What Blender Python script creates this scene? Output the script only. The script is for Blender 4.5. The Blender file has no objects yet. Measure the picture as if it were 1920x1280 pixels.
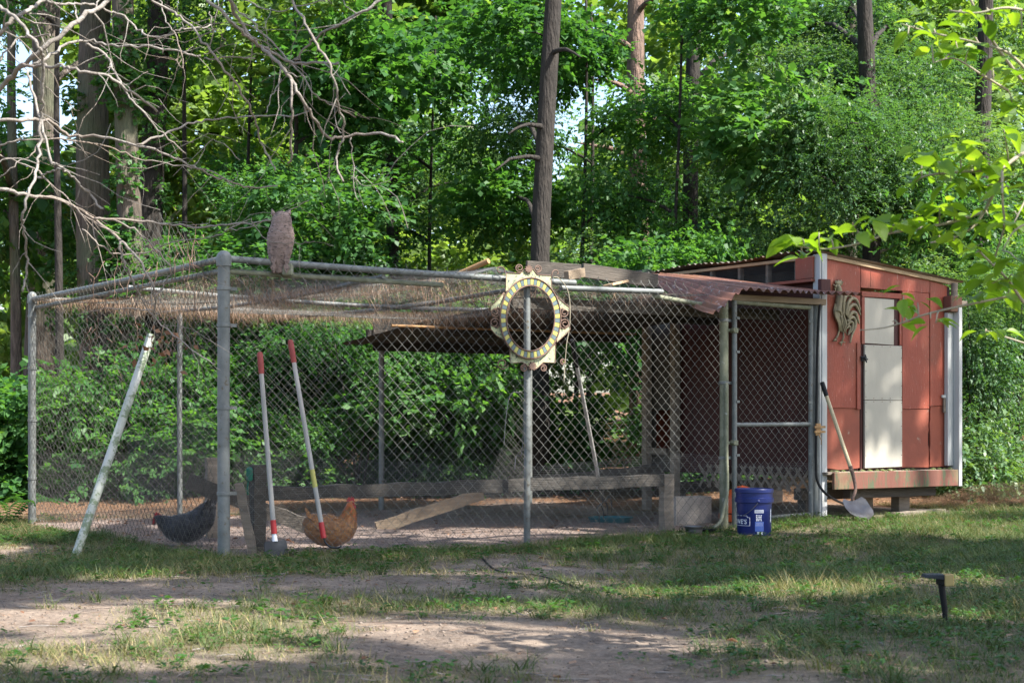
import bpy, bmesh, math, random
import numpy as np
from mathutils import Vector, Matrix

# ------------------------------------------------------------------ camera, sky, sun, exposure
sc = bpy.context.scene
col = sc.collection
F = 3040.0            # focal length in pixels of the 1920 px wide photograph
HZ = 790.0            # row of the horizon
CH = 0.89             # camera height
cam_d = bpy.data.cameras.new('camera')
cam_d.sensor_width = 36.0
cam_d.lens = 36.0 * F / 1920.0
cam_d.shift_y = (HZ - 640.0) / 1920.0
cam_d.clip_end = 2000
cam_d.clip_start = 0.05
cam_d.dof.use_dof = True
cam_d.dof.focus_distance = 12.3
cam_d.dof.aperture_fstop = 6.3
cam = bpy.data.objects.new('camera', cam_d)
col.objects.link(cam)
cam.location = (0, 0, CH)
cam.rotation_euler = (math.radians(90), 0, 0)
sc.camera = cam

SUN = Vector((0.56, -0.30, 0.77)).normalized()      # towards the sun
elev = math.asin(SUN.z)
azim = math.atan2(SUN.x, SUN.y)
w = bpy.data.worlds.new('World')
sc.world = w
w.use_nodes = True
wn = w.node_tree.nodes
wl = w.node_tree.links
bg = wn['Background']
sky = wn.new('ShaderNodeTexSky')
sky.sky_type = 'NISHITA'
sky.sun_disc = False
sky.sun_elevation = elev
sky.sun_rotation = azim
sky.air_density = 1.0
sky.dust_density = 2.0
sky.ozone_density = 1.0
wl.new(sky.outputs[0], bg.inputs[0])
bg.inputs[1].default_value = 0.125
sun_d = bpy.data.lights.new('sun', 'SUN')
sun_d.energy = 4.9
sun_d.angle = math.radians(0.55)
sun_d.color = (1.0, 0.96, 0.89)
sun = bpy.data.objects.new('sun', sun_d)
col.objects.link(sun)
sun.rotation_euler = (-SUN).to_track_quat('-Z', 'Y').to_euler()
sun.location = SUN * 40

sc.view_settings.view_transform = 'Standard'
sc.view_settings.look = 'None'
sc.view_settings.exposure = 1.7
sc.view_settings.gamma = 1.0
sc.view_settings.use_curve_mapping = False
sc.render.engine = 'CYCLES'
cy = sc.cycles
cy.use_denoising = True
cy.max_bounces = 7
cy.diffuse_bounces = 4
cy.glossy_bounces = 2
cy.transmission_bounces = 4
cy.transparent_max_bounces = 6
cy.caustics_reflective = False
cy.caustics_refractive = False
cy.sample_clamp_indirect = 6
cy.use_adaptive_sampling = False

rng = np.random.default_rng(11)
random.seed(5)

# ------------------------------------------------------------------ frames of reference
PC = (-1.885, 10.61)                      # nearest corner post of the run
U = (0.8335, 0.5526)                      # along the front fence
V = (-0.5526, 0.8335)                     # into the run


def L(u, v, z):
    return Vector((PC[0] + U[0] * u + V[0] * v, PC[1] + U[1] * u + V[1] * v, z))


def UV(x, y):
    dx, dy = x - PC[0], y - PC[1]
    return dx * U[0] + dy * U[1], dx * V[0] + dy * V[1]


def u_at(px, v=0.0):
    r = (px - 960) / F
    return (r * (PC[1] + V[1] * v) - PC[0] - V[0] * v) / (U[0] - r * U[1])


def v_at(px, u):
    r = (px - 960) / F
    return (r * (PC[1] + U[1] * u) - PC[0] - U[0] * u) / (V[0] - r * V[1])


def pix(px, py, Y):
    return Vector(((px - 960) / F * Y, Y, CH + (HZ - py) / F * Y))


def pen(px, py, v=0.0):
    """point on the plane parallel to the front fence at depth v that shows at a photo pixel"""
    u = u_at(px, v)
    p = L(u, v, 0)
    p.z = CH + (HZ - py) / F * p.y
    return p


def sst(a, b, x):
    t = np.clip((np.asarray(x, float) - a) / (b - a), 0, 1)
    return t * t * (3 - 2 * t)


_NP = rng.random((64, 64))


def vnoise(x, y, s=1.0, o=0.0):
    x = np.asarray(x, float) * s + o + 300.0
    y = np.asarray(y, float) * s + o * 1.7 + 300.0
    xi = np.floor(x).astype(int); yi = np.floor(y).astype(int)
    fx = x - xi; fy = y - yi
    fx = fx * fx * (3 - 2 * fx); fy = fy * fy * (3 - 2 * fy)
    a = _NP[xi % 64, yi % 64]; b = _NP[(xi + 1) % 64, yi % 64]
    c = _NP[xi % 64, (yi + 1) % 64]; d = _NP[(xi + 1) % 64, (yi + 1) % 64]
    return (a * (1 - fx) + b * fx) * (1 - fy) + (c * (1 - fx) + d * fx) * fy


def gz(x, y):
    """height of the ground"""
    x = np.asarray(x, float); y = np.asarray(y, float)
    z = 0.085 * sst(0.6, 2.8, x) * sst(11.6, 13.6, y)
    z = z + 0.022 * np.clip(y - 15.5, 0, 40)
    z = z + 0.035 * (vnoise(x, y, 1.3) - .5) + 0.016 * (vnoise(x, y, 4.1, 9) - .5)
    z = z + 0.07 * np.clip(y - 60, 0, 400) * 0.3
    return z


def gz1(x, y):
    return float(gz(x, y))


# ------------------------------------------------------------------ mesh helpers
class MB:
    def __init__(s):
        s.v = []; s.f = []; s.m = []

    def add(s, vs, fs, mi=0):
        o = len(s.v)
        s.v.extend([tuple(p) for p in vs])
        s.f.extend([tuple(i + o for i in f) for f in fs])
        s.m.extend([mi] * len(fs))
        return s

    def obox(s, c, ax, ay, az, mi=0):
        """box: centre and three half-axis vectors"""
        c = Vector(c); ax = Vector(ax); ay = Vector(ay); az = Vector(az)
        vs = [c + ax * i + ay * j + az * k for i in (-1, 1) for j in (-1, 1) for k in (-1, 1)]
        fs = [(0, 1, 3, 2), (4, 6, 7, 5), (0, 4, 5, 1), (2, 3, 7, 6), (0, 2, 6, 4), (1, 5, 7, 3)]
        return s.add(vs, fs, mi)

    def lbox(s, u0, u1, v0, v1, z0, z1, mi=0):
        """box in the coordinates of the run"""
        return s.obox(L((u0 + u1) / 2, (v0 + v1) / 2, (z0 + z1) / 2),
                      Vector((U[0], U[1], 0)) * (u1 - u0) / 2, Vector((V[0], V[1], 0)) * (v1 - v0) / 2,
                      Vector((0, 0, (z1 - z0) / 2)), mi)

    def board(s, a, b, wid, thk, up=(0, 0, 1), mi=0):
        a = Vector(a); b = Vector(b); d = b - a
        n = Vector(up); n = (n - d.normalized() * n.dot(d.normalized())).normalized()
        t = d.normalized().cross(n)
        return s.obox((a + b) / 2, d / 2, n * wid / 2, t * thk / 2, mi)

    def tube(s, pts, rad, n=8, cap=True, flat=None, mi=0):
        pts = [Vector(p) for p in pts]
        if not hasattr(rad, '__len__'):
            rad = [rad] * len(pts)
        N = len(pts)
        tans = []
        for i in range(N):
            t = pts[min(i + 1, N - 1)] - pts[max(i - 1, 0)]
            tans.append(t.normalized() if t.length > 1e-9 else Vector((0, 0, 1)))
        t0 = tans[0]
        ref = Vector((0, 0, 1)) if abs(t0.z) < .9 else Vector((1, 0, 0))
        nx = t0.cross(ref).normalized()
        vs = []
        for i in range(N):
            t = tans[i]
            nx = (nx - t * nx.dot(t))
            nx = nx.normalized() if nx.length > 1e-6 else t.orthogonal().normalized()
            ny = t.cross(nx)
            for k in range(n):
                a = 2 * math.pi * k / n
                vs.append(pts[i] + (nx * math.cos(a) + ny * math.sin(a)) * rad[i])
        fs = []
        for i in range(N - 1):
            for k in range(n):
                k2 = (k + 1) % n
                fs.append((i * n + k, i * n + k2, (i + 1) * n + k2, (i + 1) * n + k))
        if cap:
            fs.append(tuple(reversed(range(n))))
            fs.append(tuple(range((N - 1) * n, N * n)))
        return s.add(vs, fs, mi)

    def lathe(s, prof, c, n=24, axis=None, mi=0, close=True):
        c = Vector(c)
        q = Vector((0, 0, 1)).rotation_difference(Vector(axis).normalized()) if axis is not None else None
        vs = []
        for r, z in prof:
            for k in range(n):
                a = 2 * math.pi * k / n
                p = Vector((r * math.cos(a), r * math.sin(a), z))
                if q: p = q @ p
                vs.append(c + p)
        fs = []
        for i in range(len(prof) - 1):
            for k in range(n):
                k2 = (k + 1) % n
                fs.append((i * n + k, i * n + k2, (i + 1) * n + k2, (i + 1) * n + k))
        if close:
            fs.append(tuple(reversed(range(n))))
            fs.append(tuple(range((len(prof) - 1) * n, len(prof) * n)))
        return s.add(vs, fs, mi)

    def prism(s, poly, nrm, d, mi=0):
        """poly: list of 3D points, thickened along nrm"""
        nv = Vector(nrm) * d
        n = len(poly)
        vs = [Vector(p) for p in poly] + [Vector(p) + nv for p in poly]
        fs = [tuple(range(n)), tuple(reversed(range(n, 2 * n)))]
        for i in range(n):
            j = (i + 1) % n
            fs.append((i, i + n, j + n, j))
        return s.add(vs, fs, mi)

    def build(s, name, mats, parent=None, smooth=False, bevel=0.0, kind=None, label=None):
        me = bpy.data.meshes.new(name)
        off = parent_origin(parent)
        me.from_pydata([(p[0] - off[0], p[1] - off[1], p[2] - off[2]) for p in s.v], [], s.f)
        if not isinstance(mats, (list, tuple)):
            mats = [mats]
        for m in mats:
            me.materials.append(m)
        bm = bmesh.new(); bm.from_mesh(me)
        for f_, mi in zip(bm.faces, s.m):
            f_.material_index = mi
        bmesh.ops.recalc_face_normals(bm, faces=bm.faces)
        if bevel > 0:
            bmesh.ops.bevel(bm, geom=list(bm.edges), offset=bevel, segments=1, affect='EDGES', clamp_overlap=True)
        bm.to_mesh(me); bm.free()
        if smooth:
            for p in me.polygons: p.use_smooth = True
            if smooth is not True:
                try:
                    me.set_sharp_from_angle(angle=math.radians(smooth))
                except Exception:
                    pass
        o = bpy.data.objects.new(name, me)
        col.objects.link(o)
        if parent: o.parent = parent
        if kind: o['kind'] = kind
        if label: o['label'] = label
        return o


def parent_origin(p):
    o = Vector((0, 0, 0))
    while p is not None:
        o = o + p.location
        p = p.parent
    return o


def thing(name, label, cat, loc, group=None):
    o = bpy.data.objects.new(name, None)
    col.objects.link(o)
    o.location = loc
    o.empty_display_size = 0.1
    o['label'] = label; o['category'] = cat
    if group: o['group'] = group
    return o


def tag(o, label, cat, group=None):
    o['label'] = label; o['category'] = cat
    if group: o['group'] = group
    return o


def np_mesh(name, verts, faces, mat, parent=None, attrs=None, kind=None, off=None, smooth=False):
    """faces: (n,k) int array; attrs: {name: (domain, values)}"""
    me = bpy.data.meshes.new(name)
    verts = np.asarray(verts, np.float32); faces = np.asarray(faces, np.int32)
    me.vertices.add(len(verts)); me.vertices.foreach_set('co', verts.ravel())
    k = faces.shape[1]
    me.loops.add(faces.size); me.loops.foreach_set('vertex_index', faces.ravel())
    me.polygons.add(len(faces))
    me.polygons.foreach_set('loop_start', np.arange(0, faces.size, k, dtype=np.int32))
    me.polygons.foreach_set('loop_total', np.full(len(faces), k, np.int32))
    if smooth:
        me.polygons.foreach_set('use_smooth', np.ones(len(faces), bool))
    me.materials.append(mat)
    for an, (dom, vals) in (attrs or {}).items():
        a = me.attributes.new(an, 'FLOAT', dom)
        a.data.foreach_set('value', np.asarray(vals, np.float32))
    me.update(calc_edges=True)
    me.validate()
    if name is None:
        return me
    o = bpy.data.objects.new(name, me)
    col.objects.link(o)
    if parent: o.parent = parent
    if kind: o['kind'] = kind
    return o


def inst(name, me, parent, loc, rotz=0.0, scale=1.0, tilt=(0, 0)):
    o = bpy.data.objects.new(name, me)
    col.objects.link(o)
    o.parent = parent
    o.location = Vector(loc) - parent_origin(parent)
    o.rotation_euler = (tilt[0], tilt[1], rotz)
    o.scale = (scale,) * 3 if not hasattr(scale, '__len__') else scale
    return o


def smooth_path(pts, per=4):
    """Catmull-Rom through the points (each may carry extra numbers)"""
    P = [np.array(p, float) for p in pts]
    if len(P) < 3:
        return [P[0] + (P[1] - P[0]) * t for t in np.linspace(0, 1, per + 1)] if len(P) == 2 else P
    out = []
    for i in range(len(P) - 1):
        p0 = P[max(i - 1, 0)]; p1 = P[i]; p2 = P[i + 1]; p3 = P[min(i + 2, len(P) - 1)]
        for t in np.linspace(0, 1, per, endpoint=False):
            out.append(.5 * ((2 * p1) + (-p0 + p2) * t + (2 * p0 - 5 * p1 + 4 * p2 - p3) * t * t + (-p0 + 3 * p1 - 3 * p2 + p3) * t ** 3))
    out.append(P[-1])
    return out


# ------------------------------------------------------------------ materials
def new_mat(name):
    m = bpy.data.materials.new(name)
    m.use_nodes = True
    nt = m.node_tree
    return m, nt.nodes, nt.links, nt.nodes['Principled BSDF']


def surf(name, c1, c2=None, rough=.7, metal=0.0, scale=6, stretch=(1, 1, 1), bump=.2, bscale=40, fleck=None, fl_amt=.62,
         fl_scale=18, fl_stretch=None, spec=.4, dist=.01, c3=None, c3_scale=1.4, along_u=False):
    m, N, K, B = new_mat(name)
    if c2 is None: c2 = tuple(x * .7 for x in c1)
    tc = N.new('ShaderNodeTexCoord')
    mp = N.new('ShaderNodeMapping'); mp.inputs['Scale'].default_value = stretch
    if along_u:                     # turn the grain to run along the front fence
        mr = N.new('ShaderNodeMapping'); mr.inputs['Rotation'].default_value = (0, 0, -math.atan2(.5526, .8335))
        K.new(tc.outputs['Object'], mr.inputs[0]); K.new(mr.outputs[0], mp.inputs[0])
    else:
        K.new(tc.outputs['Object'], mp.inputs[0])
    n1 = N.new('ShaderNodeTexNoise'); n1.inputs['Scale'].default_value = scale
    n1.inputs['Detail'].default_value = 6; n1.inputs['Roughness'].default_value = .65
    K.new(mp.outputs[0], n1.inputs['Vector'])
    r = N.new('ShaderNodeValToRGB')
    r.color_ramp.elements[0].position = .33; r.color_ramp.elements[1].position = .67
    r.color_ramp.elements[0].color = (*c2, 1); r.color_ramp.elements[1].color = (*c1, 1)
    K.new(n1.outputs['Fac'], r.inputs[0])
    out = r.outputs[0]
    if c3 is not None:
        n3 = N.new('ShaderNodeTexNoise'); n3.inputs['Scale'].default_value = c3_scale; n3.inputs['Detail'].default_value = 5
        K.new(tc.outputs['Object'], n3.inputs['Vector'])
        r3 = N.new('ShaderNodeValToRGB'); r3.color_ramp.elements[0].position = .48; r3.color_ramp.elements[1].position = .66
        K.new(n3.outputs['Fac'], r3.inputs[0])
        mx = N.new('ShaderNodeMixRGB'); mx.inputs[2].default_value = (*c3, 1)
        K.new(r3.outputs[0], mx.inputs[0]); K.new(out, mx.inputs[1]); out = mx.outputs[0]
    if fleck is not None:
        mp2 = N.new('ShaderNodeMapping'); mp2.inputs['Scale'].default_value = fl_stretch or stretch
        K.new(tc.outputs['Object'], mp2.inputs[0])
        n2 = N.new('ShaderNodeTexNoise'); n2.inputs['Scale'].default_value = fl_scale; n2.inputs['Detail'].default_value = 8
        n2.inputs['Roughness'].default_value = .75
        K.new(mp2.outputs[0], n2.inputs['Vector'])
        r2 = N.new('ShaderNodeValToRGB'); r2.color_ramp.elements[0].position = fl_amt; r2.color_ramp.elements[1].position = fl_amt + .06
        K.new(n2.outputs['Fac'], r2.inputs[0])
        mx = N.new('ShaderNodeMixRGB'); mx.inputs[2].default_value = (*fleck, 1)
        K.new(r2.outputs[0], mx.inputs[0]); K.new(out, mx.inputs[1]); out = mx.outputs[0]
    K.new(out, B.inputs['Base Color'])
    B.inputs['Roughness'].default_value = rough
    B.inputs['Metallic'].default_value = metal
    B.inputs['Specular IOR Level'].default_value = spec
    if bump > 0:
        nb = N.new('ShaderNodeTexNoise'); nb.inputs['Scale'].default_value = bscale; nb.inputs['Detail'].default_value = 5
        K.new(mp.outputs[0], nb.inputs['Vector'])
        bp = N.new('ShaderNodeBump'); bp.inputs['Strength'].default_value = bump; bp.inputs['Distance'].default_value = dist
        K.new(nb.outputs['Fac'], bp.inputs['Height']); K.new(bp.outputs[0], B.inputs['Normal'])
    return m


def leaf_mat(name, cols, trans=.45, rough=.45, tcol=None, spec=.35):
    """cols: [(pos, rgb)...] over the attribute rnd"""
    m, N, K, B = new_mat(name)
    at = N.new('ShaderNodeAttribute'); at.attribute_name = 'rnd'
    oi = N.new('ShaderNodeObjectInfo')
    ma = N.new('ShaderNodeMath'); ma.operation = 'MULTIPLY_ADD'; ma.inputs[1].default_value = .35
    K.new(oi.outputs['Random'], ma.inputs[0])
    sc_ = N.new('ShaderNodeMath'); sc_.operation = 'MULTIPLY'; sc_.inputs[1].default_value = .65
    K.new(at.outputs['Fac'], sc_.inputs[0]); K.new(sc_.outputs[0], ma.inputs[2])
    r = N.new('ShaderNodeValToRGB')
    while len(r.color_ramp.elements) < len(cols):
        r.color_ramp.elements.new(.5)
    for e, (p, c) in zip(r.color_ramp.elements, cols):
        e.position = p; e.color = (*c, 1)
    K.new(ma.outputs[0], r.inputs[0])
    K.new(r.outputs[0], B.inputs['Base Color'])
    B.inputs['Roughness'].default_value = rough
    B.inputs['Specular IOR Level'].default_value = spec
    tr = N.new('ShaderNodeBsdfTranslucent')
    mx = N.new('ShaderNodeMixRGB'); mx.blend_type = 'MULTIPLY'; mx.inputs[0].default_value = 1
    mx.inputs[2].default_value = (*(tcol or (1.5, 1.5, .5)), 1)
    K.new(r.outputs[0], mx.inputs[1]); K.new(mx.outputs[0], tr.inputs[0])
    ms = N.new('ShaderNodeMixShader'); ms.inputs[0].default_value = trans
    K.new(B.outputs[0], ms.inputs[1]); K.new(tr.outputs[0], ms.inputs[2])
    K.new(ms.outputs[0], N['Material Output'].inputs['Surface'])
    return m


M = {}
M['galv'] = surf('galvanised_pipe', (.20, .21, .205), (.12, .13, .125), rough=.6, metal=.3, scale=9, bump=.15, fleck=(.11, .09, .06), fl_amt=.58, fl_scale=22)
M['galv_lichen'] = surf('weathered_pipe', (.24, .24, .17), (.12, .13, .08), rough=.75, metal=.1, scale=12, bump=.2, fleck=(.34, .35, .32), fl_amt=.60)
M['wire'] = surf('chain_wire', (.18, .18, .165), (.10, .095, .08), rough=.55, metal=.4, scale=3, bump=0)
M['cloth_wire'] = surf('hardware_cloth_wire', (.12, .125, .13), (.08, .08, .08), rough=.6, metal=.2, scale=3, bump=0)
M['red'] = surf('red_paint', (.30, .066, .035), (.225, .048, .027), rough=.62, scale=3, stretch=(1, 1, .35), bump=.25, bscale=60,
                fleck=(.46, .30, .25), fl_amt=.61, fl_scale=30, fl_stretch=(3, 3, .35), c3=(.20, .066, .040), c3_scale=1.8)
M['red_low'] = surf('red_hardboard', (.285, .073, .040), (.20, .054, .032), rough=.7, scale=3, bump=.12,
                    fleck=(.30, .22, .17), fl_amt=.62, fl_scale=9, c3=(.16, .058, .034), c3_scale=2.2)
M['maroon'] = surf('dark_maroon', (.060, .014, .012), (.036, .010, .009), rough=.7, scale=4, stretch=(1, 1, .3), bump=.2)  # near-black maroon, far darker than the red wall panels
M['red_beam'] = surf('red_stained_beam', (.17, .066, .045), (.12, .048, .034), rough=.8, scale=4, stretch=(1, 1, .3), bump=.3,
                     fleck=(.07, .085, .045), fl_amt=.52, fl_scale=7, fl_stretch=(2.2, 2.2, .5), c3=(.16, .15, .08), c3_scale=2.5)
M['white_wood'] = surf('weathered_white_paint', (.52, .52, .50), (.36, .37, .37), rough=.65, scale=5, stretch=(1, 1, .15), bump=.3,
                       fleck=(.30, .27, .23), fl_amt=.66, fl_scale=14, fl_stretch=(2, 2, .3))
M['ivory'] = surf('ivory_plywood', (.44, .41, .345), (.36, .335, .28), rough=.6, scale=2.5, stretch=(1, 1, .4), bump=.1,
                  fleck=(.40, .36, .28), fl_amt=.69, fl_scale=8)
M['wood_grey'] = surf('weathered_wood', (.27, .22, .17), (.14, .115, .09), rough=.85, scale=5, stretch=(.5, .5, 5), bump=.5, bscale=20)
M['wood_grey_h'] = surf('weathered_rail', (.10, .085, .070), (.05, .043, .036), rough=.88, scale=5, stretch=(.5, 5, 5), bump=.6, bscale=20, along_u=True)
M['wood_dark_h'] = surf('treated_rail', (.058, .050, .042), (.024, .022, .019), rough=.88, scale=4, stretch=(.5, 5, 5), bump=.6, bscale=22, fleck=(.13, .11, .09), fl_amt=.60, along_u=True)
M['wood_tan_h'] = surf('tan_board', (.25, .19, .13), (.15, .11, .075), rough=.85, scale=5, stretch=(.5, 5, 5), bump=.4, bscale=22, along_u=True)
M['wood_tan'] = surf('tan_lumber', (.42, .30, .18), (.28, .19, .11), rough=.8, scale=5, stretch=(.6, .6, 4), bump=.3)
M['wood_dark'] = surf('treated_timber', (.085, .072, .058), (.038, .034, .028), rough=.85, scale=4, stretch=(.6, .6, 5), bump=.6, bscale=22, fleck=(.24, .20, .15), fl_amt=.62)
M['moss'] = surf('moss', (.10, .13, .03), (.05, .06, .02), rough=.95, scale=30, bump=1, bscale=90, fleck=(.25, .22, .16), fl_amt=.55, fl_scale=40)
M['bamboo'] = surf('rusty_pole', (.40, .24, .10), (.24, .13, .06), rough=.7, scale=14, bump=.2)
M['rust'] = surf('rusted_iron', (.21, .13, .095), (.12, .078, .062), rough=.8, metal=.2, scale=30, bump=.3)
M['corr'] = surf('red_oxide_tin', (.21, .090, .060), (.11, .048, .034), rough=.55, metal=.15, scale=5, bump=.2, fleck=(.36, .31, .29), fl_amt=.585, fl_scale=13, spec=.6, c3=(.17, .075, .035), c3_scale=3)
M['tin'] = surf('old_roof_tin', (.30, .28, .25), (.16, .12, .09), rough=.55, metal=.4, scale=6, bump=.2, c3=(.24, .12, .06))
M['dark_tin'] = surf('dark_roof_sheet', (.07, .055, .045), (.03, .026, .022), rough=.8, scale=5, bump=.2)  # near-black tone for the roof sheets over the run
M['red_plastic'] = surf('red_plastic', (.45, .02, .025), (.34, .018, .02), rough=.4, bump=0, scale=4)
M['red_grip'] = surf('dull_red_grip', (.30, .055, .045), (.22, .04, .035), rough=.6, bump=.05, scale=20)
M['handle_grey'] = surf('grey_wood_handle', (.40, .38, .35), (.26, .25, .23), rough=.7, scale=7, stretch=(3, 3, .3), bump=.2)
M['handle_tan'] = surf('tan_wood_handle', (.52, .44, .28), (.40, .32, .20), rough=.6, scale=7, stretch=(3, 3, .3), bump=.1)
M['black'] = surf('black_plastic', (.008, .008, .009), (.005, .005, .006), rough=.55, bump=.05, spec=.25)
M['steel_dark'] = surf('dark_steel', (.020, .024, .030), (.011, .013, .017), rough=.5, metal=.15, scale=8, bump=.1)
M['steel'] = surf('worn_steel', (.17, .17, .18), (.10, .095, .095), rough=.5, metal=.5, scale=8, bump=.1, fleck=(.22, .15, .1), fl_amt=.6)
M['blue'] = surf('blue_plastic', (.006, .018, .135), (.005, .014, .10), rough=.38, bump=.02, scale=3, spec=.5, fleck=(.05, .06, .16), fl_amt=.67, fl_scale=6)
M['print_white'] = surf('white_print', (.72, .73, .76), (.60, .61, .66), rough=.5, bump=0)
M['print_blue'] = surf('pale_blue_print', (.07, .13, .42), (.05, .10, .36), rough=.5, bump=0)
M['pvc'] = surf('white_pvc_algae', (.44, .45, .41), (.33, .35, .29), rough=.55, scale=4, bump=.05, fleck=(.15, .19, .11), fl_amt=.50, fl_scale=11)
M['yellow_tile'] = surf('yellow_enamel', (.44, .41, .11), (.34, .31, .08), rough=.5, bump=.05, scale=20)
M['blue_tile'] = surf('slate_enamel', (.12, .16, .17), (.08, .11, .115), rough=.5, bump=.05, scale=20)
M['mosaic'] = surf('speckled_enamel', (.42, .43, .26), (.32, .33, .18), rough=.6, bump=.05, scale=20, fleck=(.07, .09, .09), fl_amt=.52, fl_scale=46)
M['brass'] = surf('olive_painted_metal', (.25, .215, .13), (.15, .13, .085), rough=.55, metal=.3, scale=20, bump=.2, fleck=(.10, .13, .17), fl_amt=.62, fl_scale=10)
M['owl'] = surf('faded_owl_plastic', (.27, .195, .17), (.17, .12, .10), rough=.75, scale=25, bump=.4, bscale=70, fleck=(.07, .05, .045), fl_amt=.53, fl_scale=26, fl_stretch=(1.2, 1.2, 3.5))
M['orange'] = surf('orange_plastic', (.62, .10, .02), (.5, .08, .02), rough=.45, bump=0)
M['teal'] = surf('turquoise_plastic', (.02, .12, .14), (.015, .09, .10), rough=.6, bump=0)
M['concrete'] = surf('concrete', (.38, .34, .30), (.26, .23, .20), rough=.9, scale=12, bump=.4)
M['crumb'] = surf('soil_crumb', (.25, .20, .16), (.10, .08, .066), rough=.95, scale=8, bump=0)
M['vine'] = surf('dry_vine', (.22, .14, .10), (.12, .075, .055), rough=.9, scale=14, bump=.2)
M['comb'] = surf('comb_red', (.42, .025, .03), (.32, .02, .02), rough=.55, bump=.1)
M['horn'] = surf('beak_horn', (.38, .28, .14), (.26, .18, .09), rough=.5, bump=.05)
M['leg_skin'] = surf('hen_leg', (.36, .25, .18), (.25, .17, .12), rough=.7, bump=.3)
M['eye'] = surf('eye', (.02, .012, .01), (.015, .01, .01), rough=.2, bump=0)
M['bark'] = surf('grey_brown_bark', (.165, .13, .105), (.045, .036, .030), rough=.95, scale=5, stretch=(5, 5, .7), bump=1, bscale=9, dist=.05, c3=(.10, .12, .07), c3_scale=.8)
M['bark_dark'] = surf('dark_bark', (.042, .035, .030), (.017, .015, .013), rough=.95, scale=6, stretch=(4, 4, .8), bump=1, bscale=10, dist=.04)
M['bark_pine'] = surf('pine_bark', (.24, .16, .12), (.085, .06, .05), rough=.95, scale=4, stretch=(4, 4, 1.1), bump=1, bscale=8, dist=.05)
M['bare'] = surf('bare_branch_bark', (.275, .25, .225), (.15, .132, .115), rough=.9, scale=14, bump=.8, bscale=60, fleck=(.09, .075, .06), fl_amt=.58, fl_scale=30, c3=(.18, .14, .11), c3_scale=1.5)
M['twig'] = surf('pale_twig_bark', (.34, .30, .22), (.22, .19, .13), rough=.8, scale=9, bump=.2)
M['leaf_a'] = leaf_mat('broad_leaf', [(0, (.022, .080, .032)), (.45, (.050, .140, .040)), (.8, (.088, .20, .055)), (1, (.14, .26, .06))], trans=.52, rough=.5, spec=.35)
M['leaf_b'] = leaf_mat('small_leaf', [(0, (.032, .092, .042)), (.5, (.068, .148, .062)), (1, (.16, .24, .10))], trans=.44, rough=.46, spec=.4)
M['leaf_far'] = leaf_mat('sun_paled_leaf', [(0, (.07, .14, .045)), (.5, (.13, .22, .065)), (1, (.22, .30, .11))], trans=.55)  # leaf green lightened to carry sun and haze on the far woods
M['leaf_near'] = leaf_mat('lime_leaf', [(0, (.045, .12, .02)), (.35, (.11, .21, .022)), (.7, (.17, .29, .028)), (1, (.26, .37, .05))], trans=.5, rough=.4)
M['needle'] = leaf_mat('needles', [(0, (.03, .06, .02)), (.5, (.05, .09, .03)), (1, (.08, .12, .045))], trans=.25)
M['fern'] = leaf_mat('fern_leaf', [(0, (.03, .10, .02)), (.5, (.045, .13, .03)), (1, (.07, .17, .03))], trans=.4)
M['grass'] = leaf_mat('grass_blade', [(0, (.036, .068, .024)), (.40, (.066, .105, .034)), (.60, (.13, .145, .055)), (.8, (.30, .25, .12)), (1, (.42, .34, .20))], trans=.3, tcol=(1.2, 1.2, .6), spec=.2)
M['weed'] = leaf_mat('weed_leaf', [(0, (.03, .085, .02)), (.5, (.05, .13, .028)), (1, (.10, .18, .04))], trans=.35)
M['straw'] = leaf_mat('pine_straw', [(0, (.10, .062, .040)), (.5, (.22, .145, .095)), (1, (.38, .28, .20))], trans=.2, tcol=(1.2, 1, .8), spec=.2)
M['dead_leaf'] = leaf_mat('dead_leaf', [(0, (.10, .05, .03)), (.5, (.22, .11, .06)), (1, (.38, .24, .15))], trans=.2, tcol=(1.2, 1, .8), spec=.2)


def feather_mat(name, c1, c2, c3=None):
    m, N, K, B = new_mat(name)
    tc = N.new('ShaderNodeTexCoord')
    vo = N.new('ShaderNodeTexVoronoi'); vo.inputs['Scale'].default_value = 42
    K.new(tc.outputs['Object'], vo.inputs['Vector'])
    r = N.new('ShaderNodeValToRGB')
    r.color_ramp.elements[0].color = (*c1, 1); r.color_ramp.elements[1].color = (*c2, 1)
    r.color_ramp.elements[0].position = .1; r.color_ramp.elements[1].position = .75
    K.new(vo.outputs['Distance'], r.inputs[0])
    out = r.outputs[0]
    if c3:
        at = N.new('ShaderNodeAttribute'); at.attribute_name = 'neck'
        mx = N.new('ShaderNodeMixRGB'); mx.inputs[2].default_value = (*c3, 1)
        K.new(at.outputs['Fac'], mx.inputs[0]); K.new(out, mx.inputs[1]); out = mx.outputs[0]
    K.new(out, B.inputs['Base Color'])
    B.inputs['Roughness'].default_value = .7
    B.inputs['Sheen Weight'].default_value = .3
    bp = N.new('ShaderNodeBump'); bp.inputs['Strength'].default_value = .5; bp.inputs['Distance'].default_value = .01; bp.invert = True
    K.new(vo.outputs['Distance'], bp.inputs['Height']); K.new(bp.outputs[0], B.inputs['Normal'])
    return m


M['buff'] = feather_mat('buff_feathers', (.40, .19, .065), (.24, .10, .035), (.42, .10, .015))
M['blackhen'] = feather_mat('black_feathers', (.030, .030, .038), (.012, .012, .016))


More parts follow.
